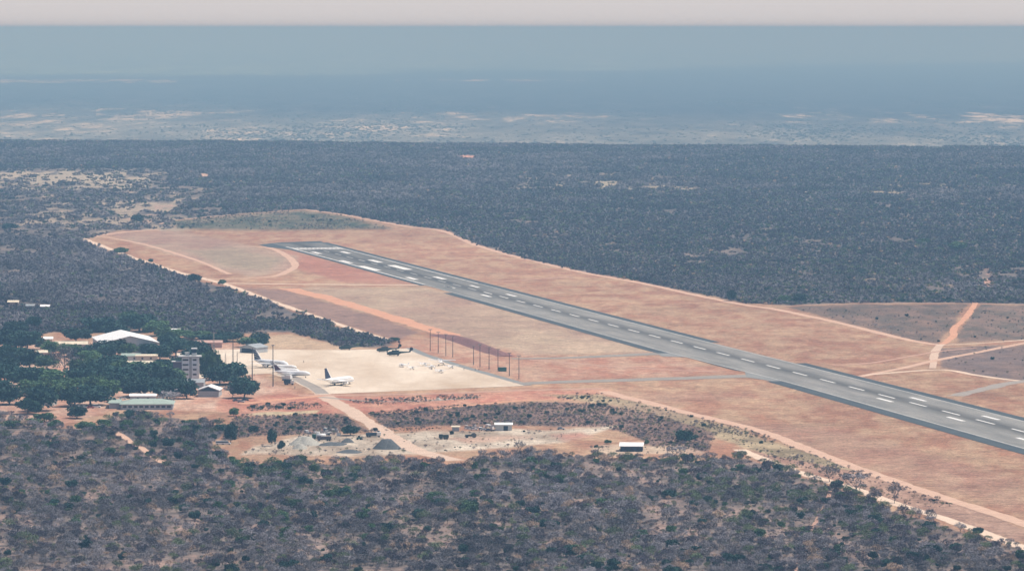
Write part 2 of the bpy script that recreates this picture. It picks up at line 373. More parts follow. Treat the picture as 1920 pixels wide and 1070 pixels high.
def strip(name, pxs, width, z, material, jitter=.12, kind='structure', sub=4.0):
    pts = [P(*q) for q in pxs]; cv = []; sd_ = len(pxs)*7.7+pxs[0][0]
    for i in range(len(pts)-1):                     # Catmull-Rom through the traced points
        p0, p1, p2, p3 = pts[max(i-1, 0)], pts[i], pts[i+1], pts[min(i+2, len(pts)-1)]
        k = max(2, int((p2-p1).length/sub))
        for j in range(k):
            t = j/k; cv.append(.5*((2*p1)+(-p0+p2)*t+(2*p0-5*p1+4*p2-p3)*t*t+(-p0+3*p1-3*p2+p3)*t**3))
    cv.append(pts[-1]); vs = []; ws = width if isinstance(width, (tuple, list)) else (width, width)
    for i, p in enumerate(cv):
        d = (cv[min(i+1, len(cv)-1)]-cv[max(i-1, 0)]); d.z = 0; d.normalize(); n = Vector((-d.y, d.x, 0))
        wd = ws[0]+(ws[1]-ws[0])*i/len(cv)
        j1, j2 = [float(fbm(np.array([i*sub/22.0]), np.array([sd_+q]), 3, 4, .7)[0]-.5)*2*min(jitter*2.2, .3) for q in (0, 50)]
        vs.append(p+n*wd*(.5+j1)); vs.append(p-n*wd*(.5+j2))
    mb = MB(); mb.put([(q.x, q.y, z) for q in vs], [(2*i, 2*i+1, 2*i+3, 2*i+2) for i in range(len(cv)-1)])
    me = mb.mesh(name, material)
    if me.polygons[0].normal.z < 0: me.flip_normals()
    o = bpy.data.objects.new(name, me); COL.objects.link(o)
    return tag(o, kind=kind) if kind else o

M['track'] = soil_mat('track', (.52,.33,.245), (.66,.46,.34), .12)
M['track_pale'] = soil_mat('track_pale', (.62,.47,.36), (.76,.60,.47), .12)
M['track_orange'] = soil_mat('track_orange', (.54,.275,.175), (.66,.37,.24), .08)
M['road_tan'] = soil_mat('road_tan', (.54,.39,.30), (.66,.50,.39), .1)
M['track_faint'] = soil_mat('track_faint', (.44,.25,.19), (.56,.37,.28), .1)
M['track_grey'] = soil_mat('track_grey', (.30,.27,.24), (.38,.33,.29), .1)
M['asphalt'] = soil_mat('asphalt', (.22,.225,.22), (.29,.29,.28), .06, .85)
M['taxi'] = soil_mat('taxi', (.26,.235,.21), (.35,.31,.27), .06, .9)
M['asphalt_dark'] = soil_mat('asphalt_dark', (.065,.08,.09), (.10,.115,.12), .05, .85)
def joints(N, L, tc, out):
    br = N.new('ShaderNodeTexBrick'); br.offset = 0; br.inputs['Scale'].default_value = 1
    br.inputs['Brick Width'].default_value = 9; br.inputs['Row Height'].default_value = 9; br.inputs['Mortar Size'].default_value = .12
    br.inputs['Color1'].default_value = (1,1,1,1); br.inputs['Color2'].default_value = (.95,.95,.95,1); br.inputs['Mortar'].default_value = (.88,.88,.88,1)
    L.new(tc.outputs['Object'], br.inputs['Vector'])
    mx = N.new('ShaderNodeMix'); mx.data_type = 'RGBA'; mx.blend_type = 'MULTIPLY'; mx.inputs[0].default_value = 1
    L.new(out, mx.inputs[6]); L.new(br.outputs['Color'], mx.inputs[7]); return mx.outputs[2]
M['concrete'] = soil_mat('concrete', (.52,.40,.29), (.80,.70,.58), .02, .9, (1, .32, 1), joints)

TR = [  # (name, traced points, width m, material)
 ('dirt_track', [(570,393),(640,402),(760,424),(830,433),(900,462),(1000,489),(1100,512),(1200,530),(1300,552),(1400,572),(1450,579),(1560,602),(1700,636),(1757,646)], 7, 'track'),
 ('dirt_track', [(570,393),(450,401),(330,413),(300,420)], 4, 'track'),
 ('dirt_track', [(300,430),(225,436),(158,446)], 9, 'track'),
 ('dirt_track', [(155,447),(230,476),(330,509),(420,532),(500,561),(600,596),(700,629),(742,639)], (8,6), 'track_pale'),
 ('dirt_track', [(420,531),(600,533),(795,534)], 9, 'track_pale'),
 ('dirt_track', [(538,541),(600,555),(640,566),(720,590),(800,615),(850,630)], (16,15), 'track_orange'),
 ('dirt_track', [(440,462),(500,464),(535,478),(553,497),(540,508),(510,518),(440,522),(385,523)], 7, 'track'),
 ('dirt_track', [(190,443),(270,458),(345,480),(390,496),(430,514)], 5, 'track'),
 ('dirt_track', [(1829,566),(1822,580),(1806,600),(1790,615),(1787,630),(1776,640),(1762,647)], (4.5,5.5), 'track_orange'),
 ('dirt_track', [(1765,645),(1753,660),(1750,676),(1749,690)], (6,4.5), 'road_tan'),
 ('dirt_track', [(1465,574),(1560,570),(1700,568),(1830,569),(2000,572)], 3, 'track'),
 ('dirt_track', [(1757,647),(1840,643),(1920,637),(2000,630)], 4, 'track_pale'),
 ('dirt_track', [(1600,708),(1680,692),(1760,674),(1840,659),(1920,643),(2000,628)], 6, 'track'),
 ('dirt_track', [(1560,684),(1640,679),(1750,660),(1830,652)], 4, 'track_faint'),
 ('dirt_track', [(1620,703),(1760,693),(1830,703),(1897,712),(2000,722)], 5, 'track_pale'),
 ('dirt_track', [(1790,742),(1850,728),(1905,716),(2000,706)], 10, 'track_grey'),
 ('dirt_road', [(548,706),(585,726),(630,754),(670,778),(715,807),(755,832),(790,847),(855,863)], (9,11), 'road_tan'),
 ('dirt_road', [(1130,733),(1250,764),(1400,801),(1480,828),(1550,856),(1700,910),(1850,958),(1960,995)], (9,8), 'track'),
 ('dirt_track', [(1385,842),(1440,864),(1500,886),(1560,904),(1620,922),(1680,944),(1780,975),(1880,1012),(1960,1040)], 7, 'track_pale'),
 ('dirt_track', [(1560,912),(1545,950),(1525,985),(1505,1020),(1490,1070)], 1.8, 'track_faint'),
 ('dirt_track', [(320,878),(262,838),(190,794)], 4, 'track'),
 ('dirt_track', [(690,776),(800,768),(960,752),(1060,748)], 6, 'track_orange'),
 ('dirt_track', [(560,741),(760,739),(1000,731),(1130,728)], 8, 'track_faint'),
 ('dirt_track', [(600,744),(700,752),(800,751),(900,744)], 5, 'track_grey'),
 ('dirt_track', [(450,757),(540,748),(600,742)], 8, 'track_orange'),
 ('dirt_track', [(990,674),(1100,683),(1200,690),(1340,697)], 5, 'track_faint'),
 ('dirt_track', [(930,528),(1010,523),(1070,518)], 6, 'track_faint'),
]
for i, (nm, pts, wd, mt) in enumerate(TR): strip(nm, pts, wd, .010+.0032*i, M[mt])

ap = [(330,662),(400,656),(470,654),(600,656),(700,655),(768,653),(800,667),(870,689),(984,723),(600,739),(545,712),(505,700),(440,704),(330,712)]
sheet('apron', [P(*q) for q in ap], .104, M['concrete'])
strip('taxiway', [(768,652),(800,666),(870,688),(930,705),(990,722)], 6, .110, M['asphalt'], .03)
strip('taxiway', [(972,719),(1050,716),(1150,713),(1280,709),(1400,705),(1470,706)], (18,24), .115, M['taxi'], .06)
strip('taxiway', [(960,672),(1050,671),(1150,667),(1240,663),(1290,666)], (9,22), .120, M['taxi'], .1)
strip('service_road', [(530,701),(560,712),(590,727),(605,738)], 8, .125, M['track_grey'], .04)

# runway frame
RA, RB = P(622.5,474), P(1887.5,801)
RD = (RB-RA).normalized(); RN = Vector((-RD.y, RD.x, 0))      # RN points away from the camera side
ang = math.atan2(RD.y, RD.x)
def rs(u, v):
    q = P(u, v)-RA; return q.dot(RD), q.dot(RN)
up_ = [(608,456.5),(860,521.5),(1314,637.5),(1494.8,682),(1920,789)]; lo_ = [(547.5,466.5),(793,533.5),(1235,657),(1467,714.5),(1920,841.8)]
US = [rs(*q) for q in up_]; LS = [rs(*q) for q in lo_]
print('runway edges', [(round(a), round(b,1)) for a, b in US], [(round(a), round(b,1)) for a, b in LS])
def edge(tab, s): return float(np.interp(s, [a for a, b in tab], [b for a, b in tab]))
S0 = (US[0][0]+LS[0][0])/2; S1 = rs(2150, 868)[0]
def local_mesh(name, polys, z, material, kind='structure', parent=None):
    mb = MB()
    for p in polys: mb.put([(a, b, 0) for a, b in p], [tuple(range(len(p)))])
    me = mb.mesh(name, material)
    for f in me.polygons:
        if f.normal.z < 0: me.flip_normals(); break
    o = bpy.data.objects.new(name, me); COL.objects.link(o)
    o.location = (RA.x, RA.y, z); o.rotation_euler = (0, 0, ang)
    return tag(o, kind=kind)
def wear(N, L, tc, out):
    sx = N.new('ShaderNodeSeparateXYZ'); L.new(tc.outputs['Object'], sx.inputs[0])
    ab = N.new('ShaderNodeMath'); ab.operation = 'ABSOLUTE'; L.new(sx.outputs['Y'], ab.inputs[0])
    mr = N.new('ShaderNodeMapRange'); mr.inputs['From Min'].default_value = 1.5; mr.inputs['From Max'].default_value = 11
    mr.inputs['To Min'].default_value = .52; mr.inputs['To Max'].default_value = 1.0; L.new(ab.outputs[0], mr.inputs['Value'])
    m2 = N.new('ShaderNodeMapRange'); m2.inputs['From Min'].default_value = 300; m2.inputs['From Max'].default_value = 900
    m2.inputs['To Min'].default_value = .66; m2.inputs['To Max'].default_value = 1.0; L.new(sx.outputs['X'], m2.inputs['Value'])
    mm = N.new('ShaderNodeMath'); mm.operation = 'MULTIPLY'; L.new(mr.outputs[0], mm.inputs[0]); L.new(m2.outputs[0], mm.inputs[1])
    vm = N.new('ShaderNodeVectorMath'); vm.operation = 'SCALE'; L.new(out, vm.inputs[0]); L.new(mm.outputs[0], vm.inputs['Scale']); return vm.outputs[0]
M['runway'] = soil_mat('runway', (.17,.17,.16), (.34,.325,.30), .05, .85, (.25, 1.6, 1), wear)
sl_ = np.linspace(S0-60, S1, 60)
local_mesh('runway', [[(a, edge(LS, a)), (b, edge(LS, b)), (b, edge(US, b)), (a, edge(US, a))] for a, b in zip(sl_[:-1], sl_[1:])], .150, M['runway'])
def shoulder(q0, q1, side, wd, z):
    a, b = rs(*q0)[0], rs(*q1)[0]; tab = US if side > 0 else LS; k = np.linspace(a, b, 24)
    local_mesh('runway_shoulder', [[(x, edge(tab, x)), (y, edge(tab, y)), (y, edge(tab, y)+side*wd), (x, edge(tab, x)+side*wd)] for x, y in zip(k[:-1], k[1:])], z, M['asphalt_dark'])
shoulder((600,455),(1334,642), 1, 7, .138); shoulder((1494,681),(2000,812), 1, 7.5, .138)
shoulder((555,468),(795,535), -1, 5, .138); shoulder((848,549),(1255,662), -1, 8, .138); shoulder((1467,714),(2000,864), -1, 10, .138)
sheet('turnpad', [P(*q) for q in ((485,459),(520,455),(600,452),(612,457),(600,463),(550,469),(500,463))], .142, M['asphalt_dark'])
sheet('taxiway', [P(*q) for q in ((1225,657),(1252,652),(1330,660),(1440,690),(1500,712),(1470,718),(1400,707),(1395,693),(1300,670),(1240,668))], .130, M['asphalt'])
sheet('taxiway_island', [P(*q) for q in ((1292,671),(1305,673),(1396,692),(1388,696),(1365,691))], .134, M['asphalt_dark'])
# painted markings
M['paint'] = soil_mat('paint', (.70,.70,.68), (.88,.87,.84), .3, .6)
M['paint_worn'] = soil_mat('paint_worn', (.36,.37,.36), (.62,.61,.58), .2, .6)
def R(s, n, l, wd): return [(s-l/2, n-wd/2), (s+l/2, n-wd/2), (s+l/2, n+wd/2), (s-l/2, n+wd/2)]
sA = rs(1042.8,582.5)[0]; dash_w = []; dash = []
pitch = (rs(1445.7,688)[0]-sA)/10; print('dash pitch', pitch)
s = sA-pitch*int((sA-S0-60)/pitch)
while s < S1:
    (dash if s > sA-4.5*pitch else dash_w).append(R(s, 0, pitch*.52, 1.5)); s += pitch
local_mesh('runway_marking', dash, .158, M['paint']); local_mesh('runway_marking', dash_w, .158, M['paint_worn'])
z7 = lambda x, y: (460+x/4.8, 430+y/4.8); z8 = lambda x, y: (840+x/2.909, 500+y/2.909); z1 = lambda x, y: (1400+x/3.692, 640+y/3.692)
big = []
for q, l, wd in [(z7(640,212),40,5),(z7(900,208),40,5),(z7(905,292),50,5),(z7(1170,287),50,6),(z7(1110,350),80,8),(z7(1390,343),80,8),
                 (z7(1498,442),40,5),(z7(1748,438),42,5),(z7(1840,520),30,3.5),(z8(8,112),36,3),(z8(145,108),34,3),(z8(207,158),34,3),(z8(345,156),34,3),
                 (z1(957,405),28,2.6),(z1(1187,400),28,2.6),(z1(1448,537),28,2.6),(z1(1690,528),28,2.6),(z1(1935,682),28,2.6)]:
    a, b = rs(*q); big.append(R(a, b, l, wd))
local_mesh('runway_marking', big, .162, M['paint'])
keys = []
for k in range(12):
    n = edge(LS, S0+40)+3+(edge(US, S0+40)-edge(LS, S0+40)-6)*k/11; keys.append(R(S0+52, n, 34, 2.4))
local_mesh('runway_marking', keys, .166, M['paint'])
ss = np.linspace(S0+10, rs(793,533.5)[0], 12)
local_mesh('runway_marking', [[(a, edge(LS,a)+.8), (b, edge(LS,b)+.8), (b, edge(LS,b)+2.4), (a, edge(LS,a)+2.4)] for a, b in zip(ss[:-1], ss[1:])], .170, M['paint'])
ss = np.linspace(S0+10, rs(900,532)[0], 12)
local_mesh('runway_marking', [[(a, edge(US,a)-1), (b, edge(US,b)-1), (b, edge(US,b)-2.2), (a, edge(US,a)-2.2)] for a, b in zip(ss[:-1], ss[1:])], .170, M['paint'])
ss = np.linspace(rs(793,533)[0], S1, 40)
for tab, sg in ((LS, 1), (US, -1)):
    local_mesh('runway_marking', [[(a, edge(tab,a)+sg*.7), (b, edge(tab,b)+sg*.7), (b, edge(tab,b)+sg*1.6), (a, edge(tab,a)+sg*1.6)] for a, b in zip(ss[:-1], ss[1:])], .174, M['paint_worn'])

# ------------------------------------------------------------------ trees
def twig_cloud(mb, cx, cy, cz, rx, ry, rz, n, size, slim=1.0):
    """many small leaf or twig faces through an ellipsoid"""
    for _ in range(n):
        d = Vector((random.gauss(0,1), random.gauss(0,1), random.gauss(0,1))).normalized()
        r = random.random()**.38
        c = Vector((cx+d.x*rx*r, cy+d.y*ry*r, cz+d.z*rz*r))
        a = Vector((random.uniform(-1,1), random.uniform(-1,1), random.uniform(-.6,1))).normalized()
        b = a.orthogonal().normalized(); b.rotate(Matrix.Rotation(random.uniform(0, 6.28), 3, a))
        s_ = size*random.uniform(.6, 1.4)
        mb.put([c-a*s_*.5-b*s_*.5*slim, c+a*s_*.5-b*s_*.3*slim, c+a*s_*.6+b*s_*.3*slim, c-a*s_*.4+b*s_*.5*slim], [(0,1,2,3)])
def limbs(mb, h, r, levels=2, n0=6, spread=.55, ends=None, trunk=.35):
    ends = [] if ends is None else ends
    top = Vector((random.uniform(-.3,.3), random.uniform(-.3,.3), h*trunk))
    mb.tube((0,0,-.2), top, r, r*.75, 6)
    def grow(p, d, l, rr, lev):
        q = p+d*l; mb.tube(p, q, rr, rr*.55, 4, False)
        if lev == 0: ends.append(q); return
        for _ in range(3):
            e = (d+Vector((random.uniform(-1,1), random.uniform(-1,1), random.uniform(-.4,.7)))*.75).normalized(); grow(q, e, l*.72, rr*.55, lev-1)
    for i in range(n0):
        t = 6.28*i/n0+random.uniform(-.4,.4); d = Vector((math.cos(t)*spread, math.sin(t)*spread, random.uniform(.5,1))).normalized()
        grow(top, d, h*random.uniform(.24,.32), r*.55, levels)
    return ends
def bare_meshes(seed, h):
    random.seed(seed); tb = MB(); ends = []; limbs(tb, h, .13, 2, 6, .55, ends, .22)
    cb = MB()
    for e in ends:
        twig_cloud(cb, e.x, e.y, e.z, h*.12, h*.12, h*.12, 4, .75, .26)
    k = 8
    for i in range(k):
        a = 6.28*i/k; twig_cloud(cb, math.cos(a)*h*.20, math.sin(a)*h*.20, h*random.uniform(.32,.78), h*.17, h*.17, h*.20, 9, .65, .32)
    twig_cloud(cb, 0, 0, h*.72, h*.28, h*.28, h*.36, 30, .65, .32)
    return tb, cb
def green_meshes(seed, h, wd, dens=1.0, flat=.40):
    random.seed(seed); tb = MB(); limbs(tb, h, .28, 1, 6, .9, None, .30); cb = MB()
    nl = int(20*dens)+6
    for i in range(nl):
        a = random.uniform(0, 6.28); r = math.sqrt(random.random())*wd*.36
        z = h*(.30+.50*random.random()**.8)*(1-.25*r*r/(wd*.36)**2)
        s_ = random.uniform(.14,.22)*wd
        twig_cloud(cb, math.cos(a)*r, math.sin(a)*r, z, s_, s_, s_*.72, int(85*dens), .62, .9)
    return tb, cb
def join_mb(*mbs):
    o = MB()
    for k, m_ in enumerate(mbs):
        b = len(o.v); o.v += m_.v; o.f += [tuple(b+i for i in f) for f in m_.f]; o.m += [k]*len(m_.f)
    return o
BARE = []; GREENT = []
for k in range(5):
    tb, cb = bare_meshes(100+k, 6.5)
    BARE.append((tb.mesh('trunk', M['bark']), {n: cb.mesh('crown', M[n]) for n in ('twig','twig_dark','twig_tan','leaf_olive')}, tb, cb))
for k in range(5):
    tb, cb = green_meshes(200+k, 9, 11, 1.0+.1*k)
    GREENT.append((tb.mesh('trunk', M['bark']), {n: cb.mesh('crown', M[n]) for n in ('leaf_dark','leaf_mid')}, tb, cb))
# source meshes for the mass of the woodland
SRC = []
def source(name, me):
    o = bpy.data.objects.new(name, me); SRC.append(o); return len(SRC)-1
S_single = {}
for n in ('twig','twig_dark','twig_tan','leaf_olive'):
    S_single[n] = [source('bush', join_mb(BARE[k][2], BARE[k][3]).mesh('bush', [M['bark'], M[n]])) for k in ((0,1,2,3,4) if n == 'twig' else (0,2))]
S_single['green'] = [source('bush', join_mb(GREENT[k][2], GREENT[k][3]).mesh('bush', [M['bark'], M[n]])) for k, n in ((0,'leaf_dark'),(1,'leaf_mid'))]
def clump(seed, n_mats, spread, n):
    random.seed(seed); o = MB()
    for k in range(n):
        a, r = random.uniform(0, 6.28), math.sqrt(random.random())*spread
        x, y = math.cos(a)*r, math.sin(a)*r; h = random.uniform(3.6, 7.0); o.mi = random.choice(n_mats)
        for j in range(3):
            twig_cloud(o, x+random.uniform(-1.4,1.4), y+random.uniform(-1.4,1.4), h*random.uniform(.4,.75), 1.7, 1.7, h*.28, 22, 1.0, .7)
    return o
cm = [M['twig'], M['twig_dark'], M['twig_tan'], M['leaf_olive'], M['leaf_dark']]
S_clump = {'grey': [source('thicket', clump(300+k, [0,0,0,1,1], 8, 7).mesh('thicket', cm)) for k in range(4)],
           'dark': [source('thicket', clump(310+k, [1,1,1,0,4], 8, 7).mesh('thicket', cm)) for k in range(3)],
           'mixed': [source('thicket', clump(320+k, [0,1,3,3,2,4], 8, 7).mesh('thicket', cm)) for k in range(3)],
           'tan': [source('thicket', clump(330+k, [2,2,0,3], 8, 5).mesh('thicket', cm)) for k in range(2)],
           'green': [source('thicket', clump(340+k, [4,4,3], 7, 6).mesh('thicket', cm)) for k in range(2)]}
def make_scatter(name, pts, rot, scl, idx, label):
    me = bpy.data.meshes.new(name); me.vertices.add(len(pts)); me.vertices.foreach_set('co', np.asarray(pts, np.float32).ravel())
    for an, ty, dat in (('turn','FLOAT',rot), ('size','FLOAT',scl), ('which','INT',idx)):
        a = me.attributes.new(an, ty, 'POINT'); a.data.foreach_set('value', np.asarray(dat, np.int32 if ty == 'INT' else np.float32))
    o = bpy.data.objects.new(name, me); COL.objects.link(o)
    g = bpy.data.node_groups.new(name, 'GeometryNodeTree')
    g.interface.new_socket('Geometry', in_out='INPUT', socket_type='NodeSocketGeometry'); g.interface.new_socket('Geometry', in_out='OUTPUT', socket_type='NodeSocketGeometry')
    N, L = g.nodes, g.links; gi = N.new('NodeGroupInput'); go = N.new('NodeGroupOutput'); ip = N.new('GeometryNodeInstanceOnPoints')
    jn = N.new('GeometryNodeJoinGeometry'); used = sorted(set(int(i) for i in idx)); remap = {u_: k for k, u_ in enumerate(used)}
    me.attributes['which'].data.foreach_set('value', np.array([remap[int(i)] for i in idx], np.int32))
    for u_ in reversed(used):
        oi = N.new('GeometryNodeObjectInfo'); oi.inputs['Object'].default_value = SRC[u_]; oi.inputs['As Instance'].default_value = True
        L.new(oi.outputs['Geometry'], jn.inputs[0])
    L.new(gi.outputs[0], ip.inputs['Points']); L.new(jn.outputs[0], ip.inputs['Instance']); ip.inputs['Pick Instance'].default_value = True
    def attr(nm, dt):
        a = N.new('GeometryNodeInputNamedAttribute'); a.data_type = dt; a.inputs['Name'].default_value = nm; return a.outputs['Attribute']
    L.new(attr('which','INT'), ip.inputs['Instance Index']); L.new(attr('size','FLOAT'), ip.inputs['Scale'])
    cx_ = N.new('ShaderNodeCombineXYZ'); L.new(attr('turn','FLOAT'), cx_.inputs['Z']); L.new(cx_.outputs[0], ip.inputs['Rotation'])
    L.new(ip.outputs[0], go.inputs[0])
    md = o.modifiers.new('scatter', 'NODES'); md.node_group = g
    return tag(o, label, 'woodland', kind='stuff')

# --- positions
def jitter_grid(y0, y1, cell, hw=.135):
    nx = int(2*hw*y1/cell)+1; ny = int((y1-y0)/cell)
    gx, gy = np.meshgrid(np.arange(nx)-nx/2, np.arange(ny)); x = (gx+rng.random(gx.shape))*cell; y = y0+(gy+rng.random(gy.shape))*cell
    k = np.abs(x) < hw*y; return x[k], y[k]
PATHS = [TR[i][1] for i in (16, 17, 18, 19, 20)]
def path_clear(u, v, tol_=5):
    ok = np.ones(u.shape, bool)
    for pts in PATHS:
        tol = tol_ if pts[0] != (1560,912) else 1.8
        for (a, b), (c, d) in zip(pts[:-1], pts[1:]):
            ex, ey = c-a, d-b; t = np.clip(((u-a)*ex+(v-b)*ey)/(ex*ex+ey*ey), 0, 1)
            ok &= np.hypot(u-a-t*ex, (v-b-t*ey)*1.5) > tol
    return ok
# near woodland, single trees
x, y = jitter_grid(1690, 2720, 4.0)
u, v = project(x, y); open_ = inside(u, v, OPEN)
gz = np.maximum(inside(u, v, [(190,775),(440,800),(470,850),(700,890),(640,945),(480,900),(330,880),(180,820)])*.5,
     inside(u, v, [(1050,850),(1330,812),(1450,870),(1700,950),(1900,1030),(1400,1010),(1200,880)])*.10)
dn = fbm(x/16, y/34, 33, 4, .6); thin = .30+np.clip((dn-.50)*5, 0, .62)
keep = (~open_) & (rng.random(x.shape) > thin) & path_clear(u, v)
x, y, gz, u, v = x[keep], y[keep], gz[keep], u[keep], v[keep]
r = rng.random(x.shape); patch = fbm(x/45, y/80, 77, 3); typ = np.zeros(x.shape, int)   # 0 twig 1 dark 2 tan 3 olive 4 green
typ[r < .30+.5*(patch-.5)] = 1; typ[(r > .84)] = 2; typ[(r > .90-.2*(gz > 0))] = 3
g_ = rng.random(x.shape) < (.02+.06*(fbm(x/30, y/60, 88, 3) > .6)+gz*.35); typ[g_] = 4
scl = .36+.62*rng.random(x.shape)**1.9; scl[typ == 4] = .30+.42*rng.random((typ == 4).sum())**1.5
order = np.argsort(y); x, y, typ, scl, u, v = [a[order] for a in (x, y, typ, scl, u, v)]
vis = (u > 5) & (u < 1915) & (v < 1075+scl*20)
ind = []; cnt = {'bare': 0, 'green': 0}
for i in np.where(vis)[0]:
    k = 'green' if typ[i] == 4 else 'bare'
    lim = 290 if k == 'bare' else 60
    if cnt[k] < lim: cnt[k] += 1; ind.append(i)
    if cnt['bare'] >= 290 and cnt['green'] >= 60: break
indset = set(ind); NAMES4 = ['twig','twig_dark','twig_tan','leaf_olive']
LB = {'twig': ('leafless grey bush tree with a pale twiggy crown in the nearest woodland', 'leafless grey trees in the nearest woodland'),
      'twig_dark': ('dark leafless bush tree with a dense twiggy crown in the nearest woodland', 'dark leafless trees in the nearest woodland'),
      'twig_tan': ('small tree with dry tan leaves standing in the nearest woodland', 'tan dry trees in the nearest woodland'),
      'leaf_olive': ('small tree with thin olive leaves standing in the nearest woodland', 'olive trees in the nearest woodland'),
      'leaf_dark': ('small round dark green tree standing among leafless trees in the nearest woodland', 'dark green trees in the nearest woodland')}
def tree_obj(name, loc, rz, sc, trunk_me, crown_me, label, group=None, sxy=1.0):
    e = empty(name, loc, rz, label, 'tree', group); e.scale = (sc*sxy, sc*sxy, sc)
    for nm, me in (('trunk', trunk_me), ('crown', crown_me)):
        o = bpy.data.objects.new(nm, me); COL.objects.link(o); o.parent = e
    return e
for i in ind:
    z = 0.0; loc = (x[i], y[i], z)
    if typ[i] == 4:
        t_ = GREENT[i % 5]; tree_obj('evergreen_tree', loc, rng.random()*6.28, scl[i], t_[0], t_[1]['leaf_dark'], *LB['leaf_dark'])
    else:
        t_ = BARE[i % 5]; n = NAMES4[typ[i]]; tree_obj('leafless_tree', loc, rng.random()*6.28, scl[i], t_[0], t_[1][n], *LB[n])
rest = np.array([i for i in range(len(x)) if i not in indset])
names = NAMES4+['green']
idx = [S_single[names[typ[i]]][i % len(S_single[names[typ[i]]])] for i in rest]
make_scatter('woodland', np.stack([x[rest], y[rest], 0*x[rest]], -1), rng.random(len(rest))*6.28, scl[rest], idx, 'grey and olive dry woodland filling the foreground below the airfield')
print('near trees', len(x), 'individual', len(ind))
# low scrub inside the airfield edges
px_, py_, sc_, ix_ = [], [], [], []
x, y = jitter_grid(2050, 3500, 2.2, .13); QN = fbm(x/8, y/18, 93); u, v = project(x, y); r = rng.random(x.shape); n_ = fbm(x/12, y/30, 90)
NB = [(-200,800),(2100,800),(2100,1120),(-200,1120)]
for poly, dens in ((SCRUB1, .95), (QUARRY, .07), (PALE_S, .1), (SCRUB2, .8), (YELLOW, .22), (SCRUB3, .16), (DARK1, .05), (DARK2, .05), (DARK3, .03), ([(640,752),(760,745),(900,742),(900,748),(700,760)], .7),
                   ([(460,763),(560,756),(620,757),(600,765),(470,771)], .8), ([(560,803),(690,806),(830,800),(830,806),(560,818)], .4), ([(1040,744),(1200,752),(1220,757),(1050,750)], .7), ([(1270,785),(1340,790),(1460,822),(1450,832),(1340,806)], .6)):
    k = inside(u, v, poly) & (r < dens*np.clip(n_*3-.6, 0, 2)) & path_clear(u, v, 6)
    px_.append(x[k]); py_.append(y[k])
xa, ya = jitter_grid(1690, 2720, 3.3); ua, va = project(xa, ya); k = ~inside(ua, va, OPEN) & (rng.random(xa.shape) < .75*fbm(xa/9, ya/18, 91, 3)) & path_clear(ua, va)
px_.append(xa[k]); py_.append(ya[k])
xa, ya = jitter_grid(4500, 5700, 4.0); ua, va = project(xa, ya); k = inside(ua, va, GREEN) & (rng.random(xa.shape) < 1.5*(fbm(xa/25, ya/60, 92, 3)-.3))
px_.append(xa[k]); py_.append(ya[k])
x = np.concatenate(px_); y = np.concatenate(py_); t = rng.random(len(x))
idx = [S_single[names[3 if a < .22 else 1 if a < .45 else 0 if a < .80 else 2 if a < .97 else 4]][0] for a in t]
make_scatter('scrub', np.stack([x, y, 0*x-.3], -1), rng.random(len(x))*6.28, (.10+.24*rng.random(len(x))**2.5)*np.where((y < 2250) | (y > 4400), 1.35, 1), idx, 'low dry scrub round the gravel yard and between the trees')
print('scrub', len(x))
# middle and far woodland, thickets
x, y = jitter_grid(4300, 8950, 9.8); x2_, y2_ = jitter_grid(2700, 4300, 6.6); x = np.concatenate([x, x2_]); y = np.concatenate([y, y2_])
far_ok = y < edge_y(x)+90
u, v = project(x, y); keep = far_ok & ~inside(u, v, OPEN)
# thin the pale clearings seen at the left and in the middle distance
def soft(u0, u1, v0, v1): return ((u > u0) & (u < u1) & (v > v0) & (v < v1)).astype(float)
cl = np.zeros(x.shape)
for b, th, seed in (((-60,320,316,356), .22, 41), ((-60,420,350,445), .40, 42), ((960,1320,324,360), .44, 46), ((1380,1930,337,368), .52, 47)):
    cl = np.maximum(cl, soft(*b)*np.clip((fbm(x/30, y/130, seed, 4, .65)-th)*6, 0, .80))
for b in ((285,325,380,399), (860,896,291,301), (370,396,326,336), (1842,1860,505,545)): cl = np.maximum(cl, soft(*b))
cl = np.maximum(cl, soft(0,420,355,445)*.35)
keep &= rng.random(x.shape) > cl
keep &= rng.random(x.shape) > np.clip((.49-fbm(x/45, y/110, 44, 4, .65))*5, 0, .9)
keep &= ~((v > 560) & (u < 200) & (u > 10) & (v < 580) & (np.abs(v-571-(u-50)*.05) < 3.5) & (u < 95))
x, y, u, v, cl = x[keep], y[keep], u[keep], v[keep], cl[keep]; r = rng.random(x.shape); pat = fbm(x/230, y/420, 55, 5, .6)
kinds = []
for i in range(len(x)):
    uu, vv, q, p_ = u[i], v[i], r[i], pat[i]
    green = .02+.5*max(0, (vv-440)/130)*max(0, min(1, (uu-1150)/300))*(vv < 575) + (.22 if uu < 430 and vv < 445 and vv > 350 else 0)+(.35 if (uu > 1380 and vv < 277) else 0)
    if q < green*.45: kinds.append('green')
    elif q < green: kinds.append('mixed')
    elif q > .93: kinds.append('tan' if vv < 380 or uu > 1200 else 'mixed')
    elif p_ + (q-.5)*.14 > .49 and not (uu > 700 and 380 < vv < 520): kinds.append('grey')
    else: kinds.append('dark' if (vv > 265 and q < .8) else 'mixed')
idx = [S_clump[k][i % len(S_clump[k])] for i, k in enumerate(kinds)]
make_scatter('woodland', np.stack([x, y, terrain(x, y)-.3], -1), rng.random(len(x))*6.28, (.62+.5*rng.random(len(x)))*np.clip(.62+(y-4300)/2500, .62, 1)*(1-.35*np.clip(cl*3, 0, 1)), idx, 'dark dry woodland covering the plain behind and left of the airfield')
print('thickets', len(x))
